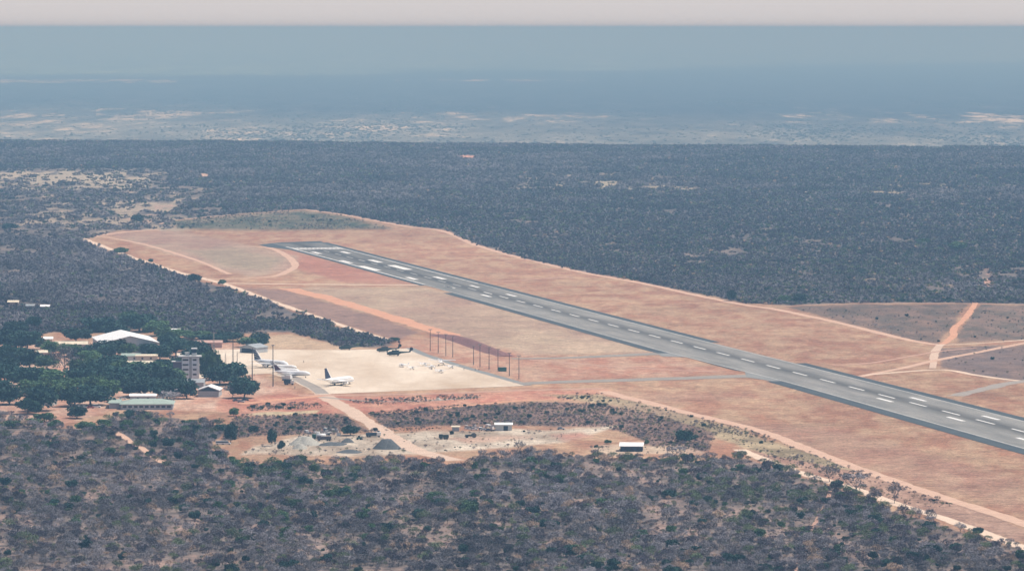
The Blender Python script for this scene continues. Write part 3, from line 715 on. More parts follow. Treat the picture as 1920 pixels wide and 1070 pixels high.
# sparse big thickets on the lower plain
n = 34000; y = 12300*np.exp(rng.random(n)*.55); x = (rng.random(n)*2-1)*.13*y; q = fbm(x/500, y/2500, 66, 4); k = rng.random(n) < np.clip((q-.36)*2, 0.06, .7)*np.where(y > 15500, .3, 1); x, y = x[k], y[k]
idx = [S_clump['dark' if a < .15 else 'green' if a < .3 else 'mixed' if a < .65 else 'grey'][0] for a in rng.random(len(x))]
make_scatter('woodland', np.stack([x, y, terrain(x, y)-.3], -1), rng.random(len(x))*6.28, 0.45+0.4*rng.random(len(x)), idx, 'scattered hazy woodland on the far lower plain')

# ------------------------------------------------------------------ evergreen trees one can tell apart
TREES = [ # u, base v, crown width px, height px, kind, label
 (8,652,44,36,'d','dark tree at the left picture edge behind the airport houses'),
 (30,628,36,26,'d','low dark tree at the rear left of the settlement beside scrub'),
 (62,614,24,20,'d','small round dark tree rearmost in the left settlement'),
 (50,656,54,32,'d','broad dark tree left of the small white cottage roof'),
 (20,682,50,34,'d','dark tree behind the two white cars at the far left'),
 (56,690,48,34,'d','dark tree right of the two white cars at the far left'),
 (88,692,34,26,'m','dark tree between pink yard and bare umbrella tree'),
 (10,722,50,38,'d','dark tree at the left edge below the parked white cars'),
 (48,728,56,36,'d','broad dark tree below the pink sand yard at left'),
 (84,722,42,32,'m','mid green tree right of the pink sand yard'),
 (18,758,46,34,'d','dark tree at the left edge above the sandy lane'),
 (76,770,50,46,'d','tall very dark tree beside the pale hut in the lower left'),
 (112,748,46,34,'m','greyish green tree right of the pale hut'),
 (98,728,46,30,'m','mid green tree above the pale hut'),
 (118,700,34,40,'b','bare umbrella shaped tree over pink ground between houses'),
 (152,722,46,34,'d','dark tree left of the long cream roof'),
 (176,734,42,30,'m','mid green tree above the row of parked vehicles at left'),
 (170,760,62,36,'d','broad very dark tree over the row of parked vehicles'),
 (202,748,40,32,'m','mid green tree behind the pale green roofed building'),
 (143,640,42,24,'d','round dark tree left of the white hangar'),
 (190,622,52,28,'d','dark tree behind the left half of the white hangar'),
 (240,612,36,28,'m','tallest green tree behind the ridge of the white hangar'),
 (262,622,58,32,'d','dark tree behind the right half of the white hangar'),
 (294,630,40,26,'m','green tree at the right rear corner of the white hangar'),
 (188,672,44,28,'d','dark tree in front of the left corner of the white hangar'),
 (216,666,44,30,'d','dark tree in front of the middle of the white hangar'),
 (238,668,34,24,'m','green tree in front of the hangar gable'),
 (170,684,36,26,'m','green tree left of the pale green flat roof'),
 (205,704,60,34,'d','dark tree below the left end of the long cream roof'),
 (240,710,50,34,'m','green tree below the middle of the long cream roof'),
 (272,716,58,36,'d','broad dark tree left of the control tower'),
 (300,728,60,38,'d','broad dark tree in front of the shaded wing of the tower'),
 (322,724,46,32,'m','green tree at the foot of the shaded tower wing'),
 (270,744,60,32,'d','dark tree behind the white topped kiosk roof'),
 (225,730,50,30,'d','dark tree above the pale green roofed building'),
 (350,747,36,34,'d','dark tree with a clear trunk left of the grey terminal'),
 (320,760,34,24,'b','bare grey tree right of the pale green roofed building'),
 (300,674,36,26,'d','dark tree right of the hangar gable'),
 (330,668,40,30,'d','dark tree between the hangar and the tower'),
 (346,690,30,22,'m','yellowish green tree just left of the tower roof slab'),
 (372,690,50,46,'d','tall dark tree directly behind the control tower'),
 (392,712,36,52,'m','tall green tree right of the control tower'),
 (412,722,44,34,'d','dark tree left of the apron edge behind the terminal'),
 (438,720,48,36,'d','broad dark tree at the left edge of the apron'),
 (458,746,40,34,'d','dark tree over the parked dark cars'),
 (436,746,22,20,'b','bare grey tree beside the parked dark cars'),
 (144,784,30,22,'d','round dark tree standing alone on the lane in the lower left'),
 (335,634,40,16,'m','low green tree behind the pink airport building'),
 (375,636,46,14,'m','low green tree row behind the pink airport building'),
 (425,640,44,18,'d','dark tree behind the tall lattice mast'),
 (470,650,40,20,'m','green tree by the grey roofed rear hangar'),
 (487,650,28,26,'d','dark tree at the top left corner of the apron'),
 (62,800,34,20,'m','greenish tree below the sandy lane at far left'),
 (105,804,30,20,'m','pale green tree at the edge of the lower left bush'),
 (160,806,36,20,'m','dark green tree where the lower lane enters the bush'),
 (432,830,26,48,'d','tall narrow dark tree at the left end of the gravel yard'),
 (475,812,20,18,'d','small dark tree above the red ground left of the yard'),
 (510,836,18,40,'d','tall dark tree with visible trunk by the pale gravel heap'),
 (528,844,15,21,'d','small round tree on a thin trunk before the pale gravel heap'),
 (657,816,32,24,'d','dark round tree beside the road through the gravel yard'),
 (438,780,16,16,'m','small bush tree on the red ground above the bush edge'),
 (1282,830,36,30,'d','large dark tree right of the grey roadside building'),
 (1140,832,14,10,'m','small green tree left of the grey roadside building'),
 (1213,834,10,12,'m','small green tree against the right wall of the roadside building'),
 (1372,564,18,26,'d','dark tree on the airfield boundary right of the runway middle'),
 (1498,568,34,22,'d','dark tree at the corner where the dark field begins'),
 (1470,568,24,18,'m','green tree left of the dark field corner'),
 (365,530,20,16,'d','dark tree at the left end of the straight pale track'),
 (417,534,12,9,'m','small bush tree on the straight pale track end'),
 (228,476,20,12,'m','bushy tree on the left perimeter track'),
 (282,492,9,7,'d','small dark tree midway along the left perimeter track'),
 (257,418,18,15,'d','dark tree just outside the far left airfield corner'),
 (20,431,22,12,'d','dark tree among the pale clearings at the left edge'),
 (740,640,22,9,'d','dark bush tree at the tip of the wood by the apron'),
 (1733,458,30,14,'m','pale green domed tree in the right woodland'),
 (1795,470,40,22,'m','olive domed tree in the woodland above the red track'),
 (1254,934,30,20,'d','wide dark green tree in the right foreground bush'),
 (1100,1058,38,24,'d','largest green tree at the bottom of the picture'),
 (1640,985,34,24,'d','dark green tree near the pale track in the lower right'),
 (1835,1002,22,18,'d','dark green tree beside the pale track at lower right'),
 (878,968,40,38,'m','tall leaning tree with open crown in the middle foreground bush'),
 (1127,948,26,18,'m','green tree in the middle of the foreground bush'),
 (795,888,16,28,'m','upright green tree below the gravel yard'),
 (805,938,26,18,'d','dark green tree below the upright green one'),
 (545,950,22,16,'d','dark green tree in the left foreground bush'),
 (487,962,9,28,'d','slim dark tree standing alone on pink soil in the left foreground'),
 (232,1048,14,18,'d','small dark green tree near the lower left corner'),
 (415,888,14,12,'d','small dark tree where the green bush thins out'),
 (1605,925,50,36,'b','wide bare grey tree beside the pale track in the lower right'),
 (1556,903,34,28,'b','bare tree standing on the pale track edge left of the widest bare tree'),
 (1677,943,30,34,'b','purplish bare tree standing alone on the pale track'),
 (1744,982,22,28,'b','bare tree beside the grey lay-by of the pale track'),
 (1640,938,20,22,'b','small bare tree between two bigger ones on the pale track'),
 (1270,862,40,24,'b','bare grey tree in front of the large dark tree'),
 (975,852,18,24,'b','bare tree on the lower edge of the gravel yard'),
 (128,668,34,24,'m','mid green tree in front of the long white building'),
 (96,664,32,24,'m','thin crowned green tree left of the long white building'),
 (150,676,34,24,'d','dark tree right of the cream annex'),
 (20,655,46,26,'d','low dark tree between the far left trees and the cottage'),
 (8,700,44,30,'d','dark tree at the left edge just below the parked white cars'),
 (58,742,44,30,'m','mid green tree below the pink sand yard, left of the pale hut'),
 (4,742,40,30,'d','dark tree cut by the left picture edge above the sandy lane'),
 (134,738,40,30,'m','greyish green tree between hut and parked vehicles'),
 (132,762,36,30,'d','dark tree just left of the row of parked vehicles'),
 (178,708,42,28,'d','dark tree below the left tip of the cream roof'),
 (150,700,38,28,'m','green tree right of the bare umbrella tree'),
 (222,718,50,30,'d','dark tree between cream roof and pale green building'),
 (250,728,52,32,'d','dark tree above the right end of the pale green building'),
 (292,712,48,30,'m','green tree below the right end of the cream roof'),
 (316,702,40,30,'d','dark tree left of the shaded tower wing'),
 (330,742,46,34,'d','dark tree below the shaded tower wing'),
 (306,748,44,32,'d','dark tree right of the white kiosk roof'),
 (278,662,30,18,'d','dark tree at the foot of the hangar gable'),
 (315,656,40,26,'d','dark tree right behind the hangar corner'),
 (402,700,34,24,'d','dark tree behind the terminal at the mast foot'),
 (450,730,36,26,'d','dark tree right of the broad apron edge tree'),
 (360,660,40,22,'d','dark tree behind the tower top'),
 (215,628,40,20,'d','low dark tree behind the hangar roof, left of the tallest'),
 (312,640,40,22,'m','green tree right of the hangar rear wall'),
 (400,642,40,16,'d','low dark tree behind the right end of the pink building'),
 (24,802,40,18,'m','olive tree at the left edge below the sandy lane'),
 (196,800,30,18,'m','olive tree right of the lane in the lower left'),
 (84,790,30,16,'m','olive tree above the lower left bush edge'),
 (52,776,40,26,'d','dark tree between hut tree and left edge lane'),
]
EXTRA = []
for i, (u, vb, wp, hp, k, lab) in enumerate(TREES):
    p = P(u, vb); s = ppm(vb); g = 1.42 if (u < 500 and vb < 800) else 1.05; wm, hm = wp/s*g, hp/s*(1.28 if g > 1.1 else 1.18 if k == 'b' else 1)
    if k == 'b':
        t_ = BARE[i % 5]; sc = hm/6.5/.95; ratio = max(.7, min(1.8, (wm/(6.5*.95))/sc)); tree_obj('leafless_tree', p, i*1.3, sc, t_[0], t_[1]['twig'], lab, None, ratio)
    else:
        t_ = GREENT[i % 5]; sc = hm/9*.98; ratio = (wm/11)/sc*1.02
        tree_obj('evergreen_tree', p, i*1.3, sc, t_[0], t_[1]['leaf_dark' if k == 'd' else 'leaf_mid'], lab, None, ratio)

# ------------------------------------------------------------------ buildings
def gable(loc, rz, w_, d_, hw, hr, wallm, roofm, label, name='building', over=.6, gable_front=True, windows=0, door=None, fascia=None, cat='building'):
    """front wall on local -Y; ridge runs along Y when gable_front else along X"""
    e = empty(name, loc, rz, label, cat); mb = MB()
    if gable_front:
        mb.put([(0,0,0),(w_,0,0),(w_,0,hw),(w_/2,0,hw+hr),(0,0,hw),(0,d_,0),(w_,d_,0),(w_,d_,hw),(w_/2,d_,hw+hr),(0,d_,hw)],
               [(0,1,2,3,4),(9,8,7,6,5),(1,6,7,2),(0,4,9,5)])
        sl = hr/(w_/2); t = .18; x0, x1 = -over, w_+over
        ra = [(x0,-over,hw-over*sl+t),(w_/2,-over,hw+hr+t),(x1,-over,hw-over*sl+t),(x1,-over,hw-over*sl+t*2.2),(w_/2,-over,hw+hr+t*2.2),(x0,-over,hw-over*sl+t*2.2)]
        rb = [(a, d_+over, c) for a, _, c in ra]
    else:
        mb.put([(0,0,0),(0,d_,0),(0,d_,hw),(0,d_/2,hw+hr),(0,0,hw),(w_,0,0),(w_,d_,0),(w_,d_,hw),(w_,d_/2,hw+hr),(w_,0,hw)],
               [(4,3,2,1,0),(5,6,7,8,9),(0,5,9,4),(1,2,7,6)])
        sl = hr/(d_/2); t = .18
        ra = [(-over,-over,hw-over*sl+t),(-over,d_/2,hw+hr+t),(-over,d_+over,hw-over*sl+t),(-over,d_+over,hw-over*sl+t*2.2),(-over,d_/2,hw+hr+t*2.2),(-over,-over,hw-over*sl+t*2.2)]
        rb = [(w_+over, b, c) for _, b, c in ra]
    mb.build('wall', wallm, e)
    MB().loft([ra, rb]).build('roof', roofm, e)
    if fascia:
        f = MB(); f.put([(.0,-.12,hw-.4),(w_,-.12,hw-.4),(w_/2,-.12,hw+hr-.2)],[(0,1,2)]); f.put([(.0,-.05,hw-.4),(w_,-.05,hw-.4),(w_/2,-.05,hw+hr-.2)],[(2,1,0)]); f.build('gable_panel', fascia, e)
    for k in range(windows):
        cx_ = w_*(k+.75)/(windows+.5); MB().box(cx_-.6, cx_+.6, -.06, .05, 1.0, 2.2).build('window', M['glass'], e)
    if door: MB().box(door[0], door[1], -.07, .05, 0, door[2]).build('door', M['dark'], e)
    return e
def B(u, v, z=0): return P(u, v, z)
hg = gable(B(191,662), math.radians(11), 38.5, 62, 6.6, 4.6, M['wall_pale'], M['roof_white'], 'large white roofed aircraft hangar behind the tower', 'hangar', .8)
MB().box(9,29,-.1,.05,0,5.4).build('door', M['wall_grey'], hg)
for a, b, dx, dy, hw, hr, wm_, rm_, lab, kw in [
 ((103,655), 2, 22, 10, 3.4, 1.6, 'wall_pale','roof_cream','long low white building with small windows left of the hangar', dict(windows=5, gable_front=False)),
 ((131,664), 2, 12, 10, 2.6, 1.4, 'wall_pale','roof_cream','cream roofed annex below the long white building', dict(windows=2, gable_front=False)),
 ((82,642), 4, 6, 7, 2.4, 1.2, 'wall_cream','roof_white','small white cottage roof among dark trees at left', dict(windows=1, gable_front=False)),
 ((69,668), 10, 7, 8, 2.4, 1.2, 'wall_pink','roof_cream','small pink roofed house beside the sandy yard', dict(windows=1, gable_front=False)),
 ((181,690), 3, 46, 10, 2.8, 1.3, 'wall_pale','roof_cream','long building with cream roof between hangar and tower', dict(windows=8, gable_front=False)),
 ((228,676), 3, 12, 9, 3.0, 1.3, 'wall_pale','roof_green','pale green roofed building behind the long cream roof', dict(windows=2, gable_front=False)),
 ((255,676), 3, 14, 7, 3.0, .8, 'wall_cream','roof_cream','cream block behind the long cream roof', dict(windows=2, gable_front=False)),
 ((244,752), 2, 15, 7, 3.0, .9, 'wall_grey','roof_white','kiosk with a bright white roof beside the pale green roof', dict(windows=2, gable_front=False)),
 ((98,760), 60, 5, 7, 3.0, .8, 'wall_pale','wall_pale','pale hut half hidden by the tall dark tree at lower left', dict(windows=0)),
 ((326,652), 2, 33, 9, 3.4, 1.2, 'wall_pink','wall_pink','long pink walled building behind the tower', dict(windows=4, gable_front=False)),
 ((320,626), -8, 6, 7, 2.4, 1.0, 'wall_pale','roof_white','small shed with white roof right of the hangar trees', dict(gable_front=False)),
 ((15,573), 2, 8, 8, 2.6, 1.2, 'wall_pink','roof_cream','small far cottage at the left edge in the dark wood', dict(gable_front=False)),
 ((49,580), 2, 6, 8, 2.6, 1.0, 'wall_pale','roof_grey','tiny grey roofed far hut left of the far white hut', dict(gable_front=False)),
 ((76,581), 0, 6.5, 8, 2.6, 1.0, 'wall_pale','roof_white','tiny white far hut in the dark wood at left', dict(gable_front=False)),
 ((929,807), 2, 9, 7, 3.1, .7, 'wall_pale','roof_white','white shed with dark open bay at the back of the gravel yard', dict(gable_front=False, door=(4.4,6.8,2.6))),
 ((848,808), 2, 3.8, 3, 2.2, .4, 'wall_grey','roof_cream','tiny hut left of the white shed in the gravel yard', dict(gable_front=False)),
 ((1163,846), -4, 11.5, 9, 2.7, 1.4, 'fascia_dark','roof_white','roadside building with white roof and dark wall by the lower scrub', dict(gable_front=False, windows=3)),
 ((371,744), -3, 12.5, 16, 4.0, 2.2, 'wall_grey','roof_white','grey walled terminal wing with white gable roof below the tower', dict(fascia=M['fascia_dark'])),
 ((345,727), -3, 12, 10, 3.2, 1.8, 'wall_grey','roof_grey','grey roofed block between tower and terminal wing', dict(gable_front=False)),
]:
    gable(B(*a), math.radians(b), dx, dy, hw, hr, M[wm_], M[rm_], lab, **kw)
g2 = gable(B(450,661), math.radians(-32), 13, 14, 3.6, 2.0, M['wall_grey'], M['roof_grey'], 'grey roofed hangar at the rear left corner of the apron', 'hangar', .6, True, 0, (1.5,11,3.2))
# pale green roofed building with a courtyard wing
e = empty('terminal_building', B(226,768), math.radians(2), 'low building with pale green roof and window band at lower left', 'building')
MB().box(0,30,0,22,0,3.2).build('wall', M['wall_grey'], e)
rf = MB(); rf.put([(-.8,-.8,3.3),(30.8,-.8,3.3),(30.8,22.8,3.3),(-.8,22.8,3.3),(7,11,5.6),(23,11,5.6)],[(0,1,5,4),(1,2,5),(2,3,4,5),(3,0,4),(3,2,1,0)]); rf.build('roof', M['roof_green'], e)
MB().box(-7,-.9,8,34,0,3.0).build('wing', M['wall_grey'], e); MB().box(-7.8,-.85,7.2,34.8,3.05,3.4).build('wing_roof', M['roof_green'], e)
for k in range(9): MB().box(1.2+k*3.2, 3.4+k*3.2, -.06, .05, 1.2, 2.4).build('window', M['glass'], e)
# control tower
e = empty('control_tower', B(341,717), math.radians(3), 'five storey grey control tower with flat roof slab and dark windows', 'tower')
MB().box(0,4.6,0,8,0,15.6).box(6.2,9.6,0,8,0,15.6).build('wall', M['wall_white'], e)
MB().box(4.6,6.2,.35,8,0,15.6).build('stair_column', M['wall_grey'], e)
MB().box(9.62,10.7,-.3,8,0,15.7).build('lit_side_strip', M['white_paint'], e)  # white strip standing in for the sunlit right side face
MB().box(-5.4,-.02,1.5,8,0,12.6).build('side_wing', M['wall_shaded'], e)  # dark mauve colour carries the shadow on the tower's left side
MB().box(-2.2,12.2,-1.2,9,15.75,16.5).build('roof_slab', M['wall_pale'], e)
MB().box(-6.4,-.1,.8,8.6,12.7,13.1).build('wing_roof', M['wall_pale'], e)
for k in range(5):
    z = 2.0+3.0*k
    MB().box(.5,4.1,-.06,.1,z-.35,z+.6).build('window', M['dark'], e); MB().box(6.8,9.1,-.06,.1,z-.35,z+.6).build('window', M['dark'], e)
    MB().box(.3,4.3,-.16,-.07,z-.6,z-.4).box(6.6,9.3,-.16,-.07,z-.6,z-.4).build('sill', M['white_paint'], e)
tw = e
cb = MB().box(6.2,9.2,2,5,16.55,18.2).build('control_cab', M['wall_pale'], e); MB().box(6.4,9.0,1.95,2.05,18.3,20.3).build('window', M['glass'], cb)
MB().box(6.5,6.8,2.2,4.8,18.2,20.6).box(8.6,8.9,2.2,4.8,18.2,20.6).build('frame', M['wall_pale'], cb); MB().box(5.9,9.5,1.6,5.4,20.65,21.3).build('cab_roof', M['roof_white'], cb)
wt = MB(); wt.tube((3.3,4,16.55),(3.3,4,18.6),1.0,1.75,14); wt.build('water_tank', M['wall_pale'], e)
# ------------------------------------------------------------------ aircraft
def airliner(name, loc, rz, L_, label, tail, span=28.0, tail_h=7.0, band=True, low_tail=False, belly='belly_shade'):
    """nose towards local +X, gear on z=0"""
    e = empty(name, loc, rz, label, 'airliner'); k = L_/30.0; R_ = 1.95; zc = 3.3; n = 18
    prof = [(-15,.15,1.15),(-14.2,.5,1.0),(-12,1.0,.72),(-9,1.55,.35),(-6,1.9,.05),(-3,R_,0),(9,R_,0),(11,1.85,-.05),(12.6,1.55,-.2),(13.8,1.1,-.4),(14.6,.6,-.55),(15,.12,-.62)]
    def ring(px, r, dz): return [(px*k, r*math.sin(2*math.pi*i/n), zc+dz+r*math.cos(2*math.pi*i/n)) for i in range(n)]
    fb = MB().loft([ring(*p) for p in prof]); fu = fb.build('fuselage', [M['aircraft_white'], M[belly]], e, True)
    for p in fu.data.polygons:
        if p.center.z < zc-.75: p.material_index = 1  # lower faces take a darker colour, underside shading painted in
    ws = MB(); ws.box(12.1*k,12.75*k,-.95,.95,zc+.42,zc+.95); ws.build('cockpit_window', M['glass'], e)
    if band:
        wd = MB()
        for s_ in (-1, 1):
            for j in range(int(18*k)): wd.box((-8.5+j*1.05/k*k)*1.0, (-8.5+j*1.05)+.5, s_*R_*.985-.03, s_*R_*.985+.03, zc+.35, zc+.75)
        wd.build('cabin_windows', M['glass'], e)
    for s_ in (-1, 1):
        a = span/2; wing = MB()
        wing.loft([[(3.2*k,s_*1.2,2.55),(-3.2*k,s_*1.2,2.45),(-3.2*k,s_*1.2,2.75),(0,s_*1.2,3.0)],
                   [(-2.2*k-.5,s_*a,3.55),(-3.8*k-.8,s_*a,3.55),(-3.8*k-.8,s_*a,3.63),(-2.9*k-.5,s_*a,3.7)]]); wing.build('wing', M['aircraft_white'], e)
        en = MB(); y_ = s_*4.8
        en.tube((1.9*k,y_,1.55),(.6*k,y_,1.5),.78,.9,14,False); en.tube((.6*k,y_,1.5),(-2.6*k,y_,1.6),.9,.5,14); eo = en.build('engine', M['aircraft_white'], e, True)
        MB().tube((1.85*k,y_,1.55),(1.75*k,y_,1.55),.72,.72,14).build('intake', M['dark'], eo)
        tp = MB(); zt = zc+(4.9 if low_tail else 1.0)
        tp.loft([[(-11.4*k,s_*.4,zt),(-14.0*k,s_*.4,zt),(-14.0*k,s_*.4,zt+.2),(-12.5*k,s_*.4,zt+.25)],[(-13.6*k,s_*5.4,zt+.3),(-14.8*k,s_*5.4,zt+.3),(-14.8*k,s_*5.4,zt+.36),(-14.2*k,s_*5.4,zt+.38)]]); tp.build('tailplane', M['aircraft_white'], e)
        g = MB(); g.tube((-1.2*k,s_*2.6,.5),(-1.2*k,s_*2.4,2.6),.14,.16,6)
        go_ = g.build('main_gear', M['steel'], e); wh = MB()
        for dy in (-.28, .28): wh.tube((-1.2*k,s_*2.6+dy-.15,.5),(-1.2*k,s_*2.6+dy+.15,.5),.5,.5,12)
        wh.build('wheel', M['tyre'], go_)
    g = MB(); g.tube((11*k,0,.4),(11*k,0,1.9),.1,.12,6); go_ = g.build('nose_gear', M['steel'], e); MB().tube((11*k,-.3,.38),(11*k,.3,.38),.38,.38,12).build('wheel', M['tyre'], go_)
    zt = zc+1.1; top = zt+tail_h
    def finpt(x_, z_, th): return [(x_, -th, z_), (x_, th, z_)]
    fin = MB()
    fin.loft([[(-8.2*k,-.16,zt+.4),(-14.2*k,-.12,zt+.1),(-14.2*k,.12,zt+.1),(-8.2*k,.16,zt+.4)],[(-12.9*k,-.08,top),(-15.2*k,-.06,top),(-15.2*k,.06,top),(-12.9*k,.08,top)]])
    fo = fin.build('tail_fin', M[tail], e)
    le = MB(); le.loft([[(-7.6*k,-.2,zt+.35),(-8.4*k,-.2,zt+.35),(-8.4*k,.2,zt+.35),(-7.6*k,.2,zt+.35)],[(-12.7*k,-.12,top+.1),(-13.3*k,-.12,top+.1),(-13.3*k,.12,top+.1),(-12.7*k,.12,top+.1)]]); le.build('leading_edge', M['aircraft_white'], fo)
    return e, k, zt, top, fo
HD = math.radians
airliner('airliner', B(636,722), HD(56), 30, 'white airliner with dark blue tail standing alone nearest on the open apron', 'tail_navy')
e, k, zt, top, fo = airliner('airliner', B(508,689), HD(-44), 33, 'rearmost parked airliner with striped navy tail behind the other jets', 'tail_navy', 30, 6.4)
st = MB()
for j in range(3): st.loft([[(-9.8*k-j*.9,s_*.22,zt+1.2+j*1.5) for s_ in (-1,1)]+[(-9.8*k-j*.9,s_*.22,zt+1.7+j*1.5) for s_ in (1,-1)],[(-14.2*k,s_*.22,zt+2.2+j*1.5) for s_ in (-1,1)]+[(-14.2*k,s_*.22,zt+2.6+j*1.5) for s_ in (1,-1)]])
st.build('tail_stripes', M['tail_light'], fo)
for (a, b), rz, lab, tl, sc, bd, bl in (((532,693), -20, 'small white jet parked between the striped tail airliner and the nearest white one', 'tail_light', .62, True, 'belly_shade'),
    ((537,699), -18, 'white jet partly hidden behind the nearest of the row on the left apron', 'aircraft_white', .60, False, 'wall_pale'),
    ((548,707), -22, 'front white aircraft of the left row with a maroon and navy tail', 'tail_maroon', .84, False, 'wall_pale')):
    r_ = airliner('airliner', B(a, b), HD(rz), 30, lab, tl, 24, 4.6, bd, False, bl)[0]; r_.scale = (sc,)*3
def light_plane(loc, rz, label, tw=False, parts=None):
    e = empty('light_aircraft', loc, rz, label, 'light aircraft', 'light aircraft parked in rows on the pale apron'); n = 10
    prof = [(-4.0,.12,.25),(-2,.35,.12),(-.3,.6,.0),(.8,.68,.0),(1.6,.5,-.1),(2.5,.38,-.15),(2.7,.15,-.15)]
    MB().loft([[(x_, r_*.85*math.sin(6.283*i/n), 1.35+dz+r_*math.cos(6.283*i/n)) for i in range(n)] for x_, r_, dz in prof]).build('fuselage', M['aircraft_white'], e, True)
    MB().box(.9,1.45,-.45,.45,1.55,1.95).build('windscreen', M['glass'], e)
    MB().loft([[(1.2,-5.4,2.15),(-.1,-5.4,2.15),(-.1,-5.4,2.25),(.8,-5.4,2.3)],[(1.3,0,2.0),(-.3,0,2.0),(-.3,0,2.15),(.9,0,2.22)],[(1.2,5.4,2.15),(-.1,5.4,2.15),(-.1,5.4,2.25),(.8,5.4,2.3)]]).build('wing', M['aircraft_white'], e)
    MB().loft([[(-3.2,-1.7,1.6),(-4.0,-1.7,1.6),(-4.0,-1.7,1.66),(-3.3,-1.7,1.68)],[(-3.2,1.7,1.6),(-4.0,1.7,1.6),(-4.0,1.7,1.66),(-3.3,1.7,1.68)]]).build('tailplane', M['aircraft_white'], e)
    MB().loft([[(-2.7,-.05,1.7),(-4.0,-.05,1.6),(-4.0,.05,1.6),(-2.7,.05,1.7)],[(-3.7,-.03,3.0),(-4.3,-.03,3.0),(-4.3,.03,3.0),(-3.7,.03,3.0)]]).build('tail_fin', M['aircraft_white'], e)
    g = MB(); g.tube((.2,-.4,1.0),(.2,-1.2,.3),.06,.05,5); g.tube((.2,.4,1.0),(.2,1.2,.3),.06,.05,5); g.tube((2,0,1.1),(2,0,.3),.05,.05,5); go_ = g.build('landing_gear', M['steel'], e)
    for a, b in ((.2,-1.2),(.2,1.2),(2,0)): MB().tube((a,b-.1,.25),(a,b+.1,.25),.25,.25,10).build('wheel', M['tyre'], go_)
    MB().box(2.7,2.78,-.06,.06,.35,2.1).build('propeller', M['dark'], e)
    return e
lp = light_plane(B(756,688), HD(200), 'leftmost light aircraft of the scattered small planes, nearest the dark helicopters')
for (a, b), rz, lab, sc in (((772,693), 60, 'white light aircraft second from left among the small planes', 1), ((795,686), 50, 'rear light aircraft in the middle of the small planes', 1),
    ((809,691), 10, 'middle light aircraft with wings seen edge on among the small planes', 1), ((828,685), 75, 'largest light aircraft nearest the grey taxi edge', 1.7),
    ((825,699), 40, 'front light aircraft closest to the viewer among the small planes', 1), ((846,691), 60, 'rightmost light aircraft of the scattered small planes', 1)):
    c = copy_tree(lp); c.location = B(a, b); c.rotation_euler.z = HD(rz); c['label'] = lab; c.scale = (sc,)*3
def helicopter(loc, rz, label, sc=1.0):
    e = empty('helicopter', loc, rz, label, 'helicopter', None, sc); n = 12; m_ = M['olive_paint']
    prof = [(6.2,.2,1.5),(5.6,.8,1.6),(4.2,1.25,1.8),(1,1.35,1.9),(-2,1.2,2.1),(-3.6,.7,2.5),(-9.5,.3,2.8)]
    MB().loft([[(x_, r_*math.sin(6.283*i/n), z_+r_*math.cos(6.283*i/n)) for i in range(n)] for x_, r_, z_ in prof]).build('fuselage', m_, e, True)
    MB().box(4.7,5.7,-.6,.6,1.9,2.5).build('windscreen', M['glass'], e)
    MB().box(-2.2,2.6,-.75,.75,3.1,3.9).build('engine_housing', m_, e)
    MB().loft([[(-8.6,-.1,2.8),(-10,-.1,2.6),(-10,.1,2.6),(-8.6,.1,2.8)],[(-10.2,-.06,5.2),(-11.2,-.06,5.2),(-11.2,.06,5.2),(-10.2,.06,5.2)]]).build('tail_fin', m_, e)
    t = MB(); t.tube((-10.7,.25,4.9),(-10.7,.35,4.9),1.2,1.2,12); t.build('tail_rotor', M['dark'], e)
    rt = MB(); rt.tube((0,0,3.9),(0,0,4.7),.18,.25,8)
    ro = rt.build('rotor_mast', M['dark'], e)
    for a in (20, 110, 200, 290):
        bl = MB(); bl.M = Matrix.Rotation(HD(a), 4, 'Z'); bl.loft([[(.2,-.2,4.55),(.2,.2,4.55),(.2,.2,4.63),(.2,-.2,4.63)],[(7.2,-.2,4.2),(7.2,.2,4.2),(7.2,.2,4.26),(7.2,-.2,4.26)]]); bl.build('rotor_blade', M['dark'], ro)
    for s_ in (-1, 1):
        g = MB(); g.tube((-1.5,s_*1.5,.4),(-1.5,s_*1.0,1.6),.12,.14,6); g.tube((-1.5,s_*1.35,.4),(-1.5,s_*1.65,.4),.4,.4,10); g.build('landing_gear', M['dark'], e)
    g = MB(); g.tube((4,0,.3),(4,0,1),.1,.1,6); g.tube((4,-.15,.3),(4,.15,.3),.3,.3,10); g.build('landing_gear', M['dark'], e)
    return e
helicopter(B(742,667), HD(172), 'nearer dark olive helicopter with its tail to the right on the rear apron', 1.0)
helicopter(B(651,656), HD(175), 'leftmost dark helicopter at the edge of the wood behind the apron', .95)
helicopter(B(722,660), HD(176), 'farther dark olive helicopter at the rear edge of the apron', .95)
# ------------------------------------------------------------------ masts
def floodlight(u, vb, vt, label, hm_='lamp'):
    e = empty('floodlight_mast', B(u, vb), random.uniform(-.3,.3), label, 'floodlight mast', 'floodlight masts along the right side of the apron'); h = (vb-vt)/ppm(vb)
    MB().box(-.5,.5,-.5,.5,-.1,.35).build('base', M['wall_cream'], e)
    MB().tube((0,0,.3),(0,0,h),.26,.16,8).build('pole', M['mast'], e)
    MB().box(-1.3,1.3,-.1,.1,h-.25,h).build('crossarm', M['mast'], e)
    for x_ in (-1.0,-.35,.35,1.0): MB().box(x_-.25,x_+.25,-.45,-.12,h-.45,h+.1).build('lamp', M['mast_pale'], e)
ords = ['first','second','third','fourth','fifth','sixth','seventh','eighth','ninth','tenth']
for i, (u, vt, vb) in enumerate(((806.7,617,658),(821.7,622,662),(836,626,667),(849,630,670),(888,648,684),(900,645,688),(917,650,693),(933.7,654,695),(955,661,705),(973,666,711))):
    floodlight(u, vb, vt, f'tall dark floodlight mast, {ords[i]} from the left of the row beside the apron')
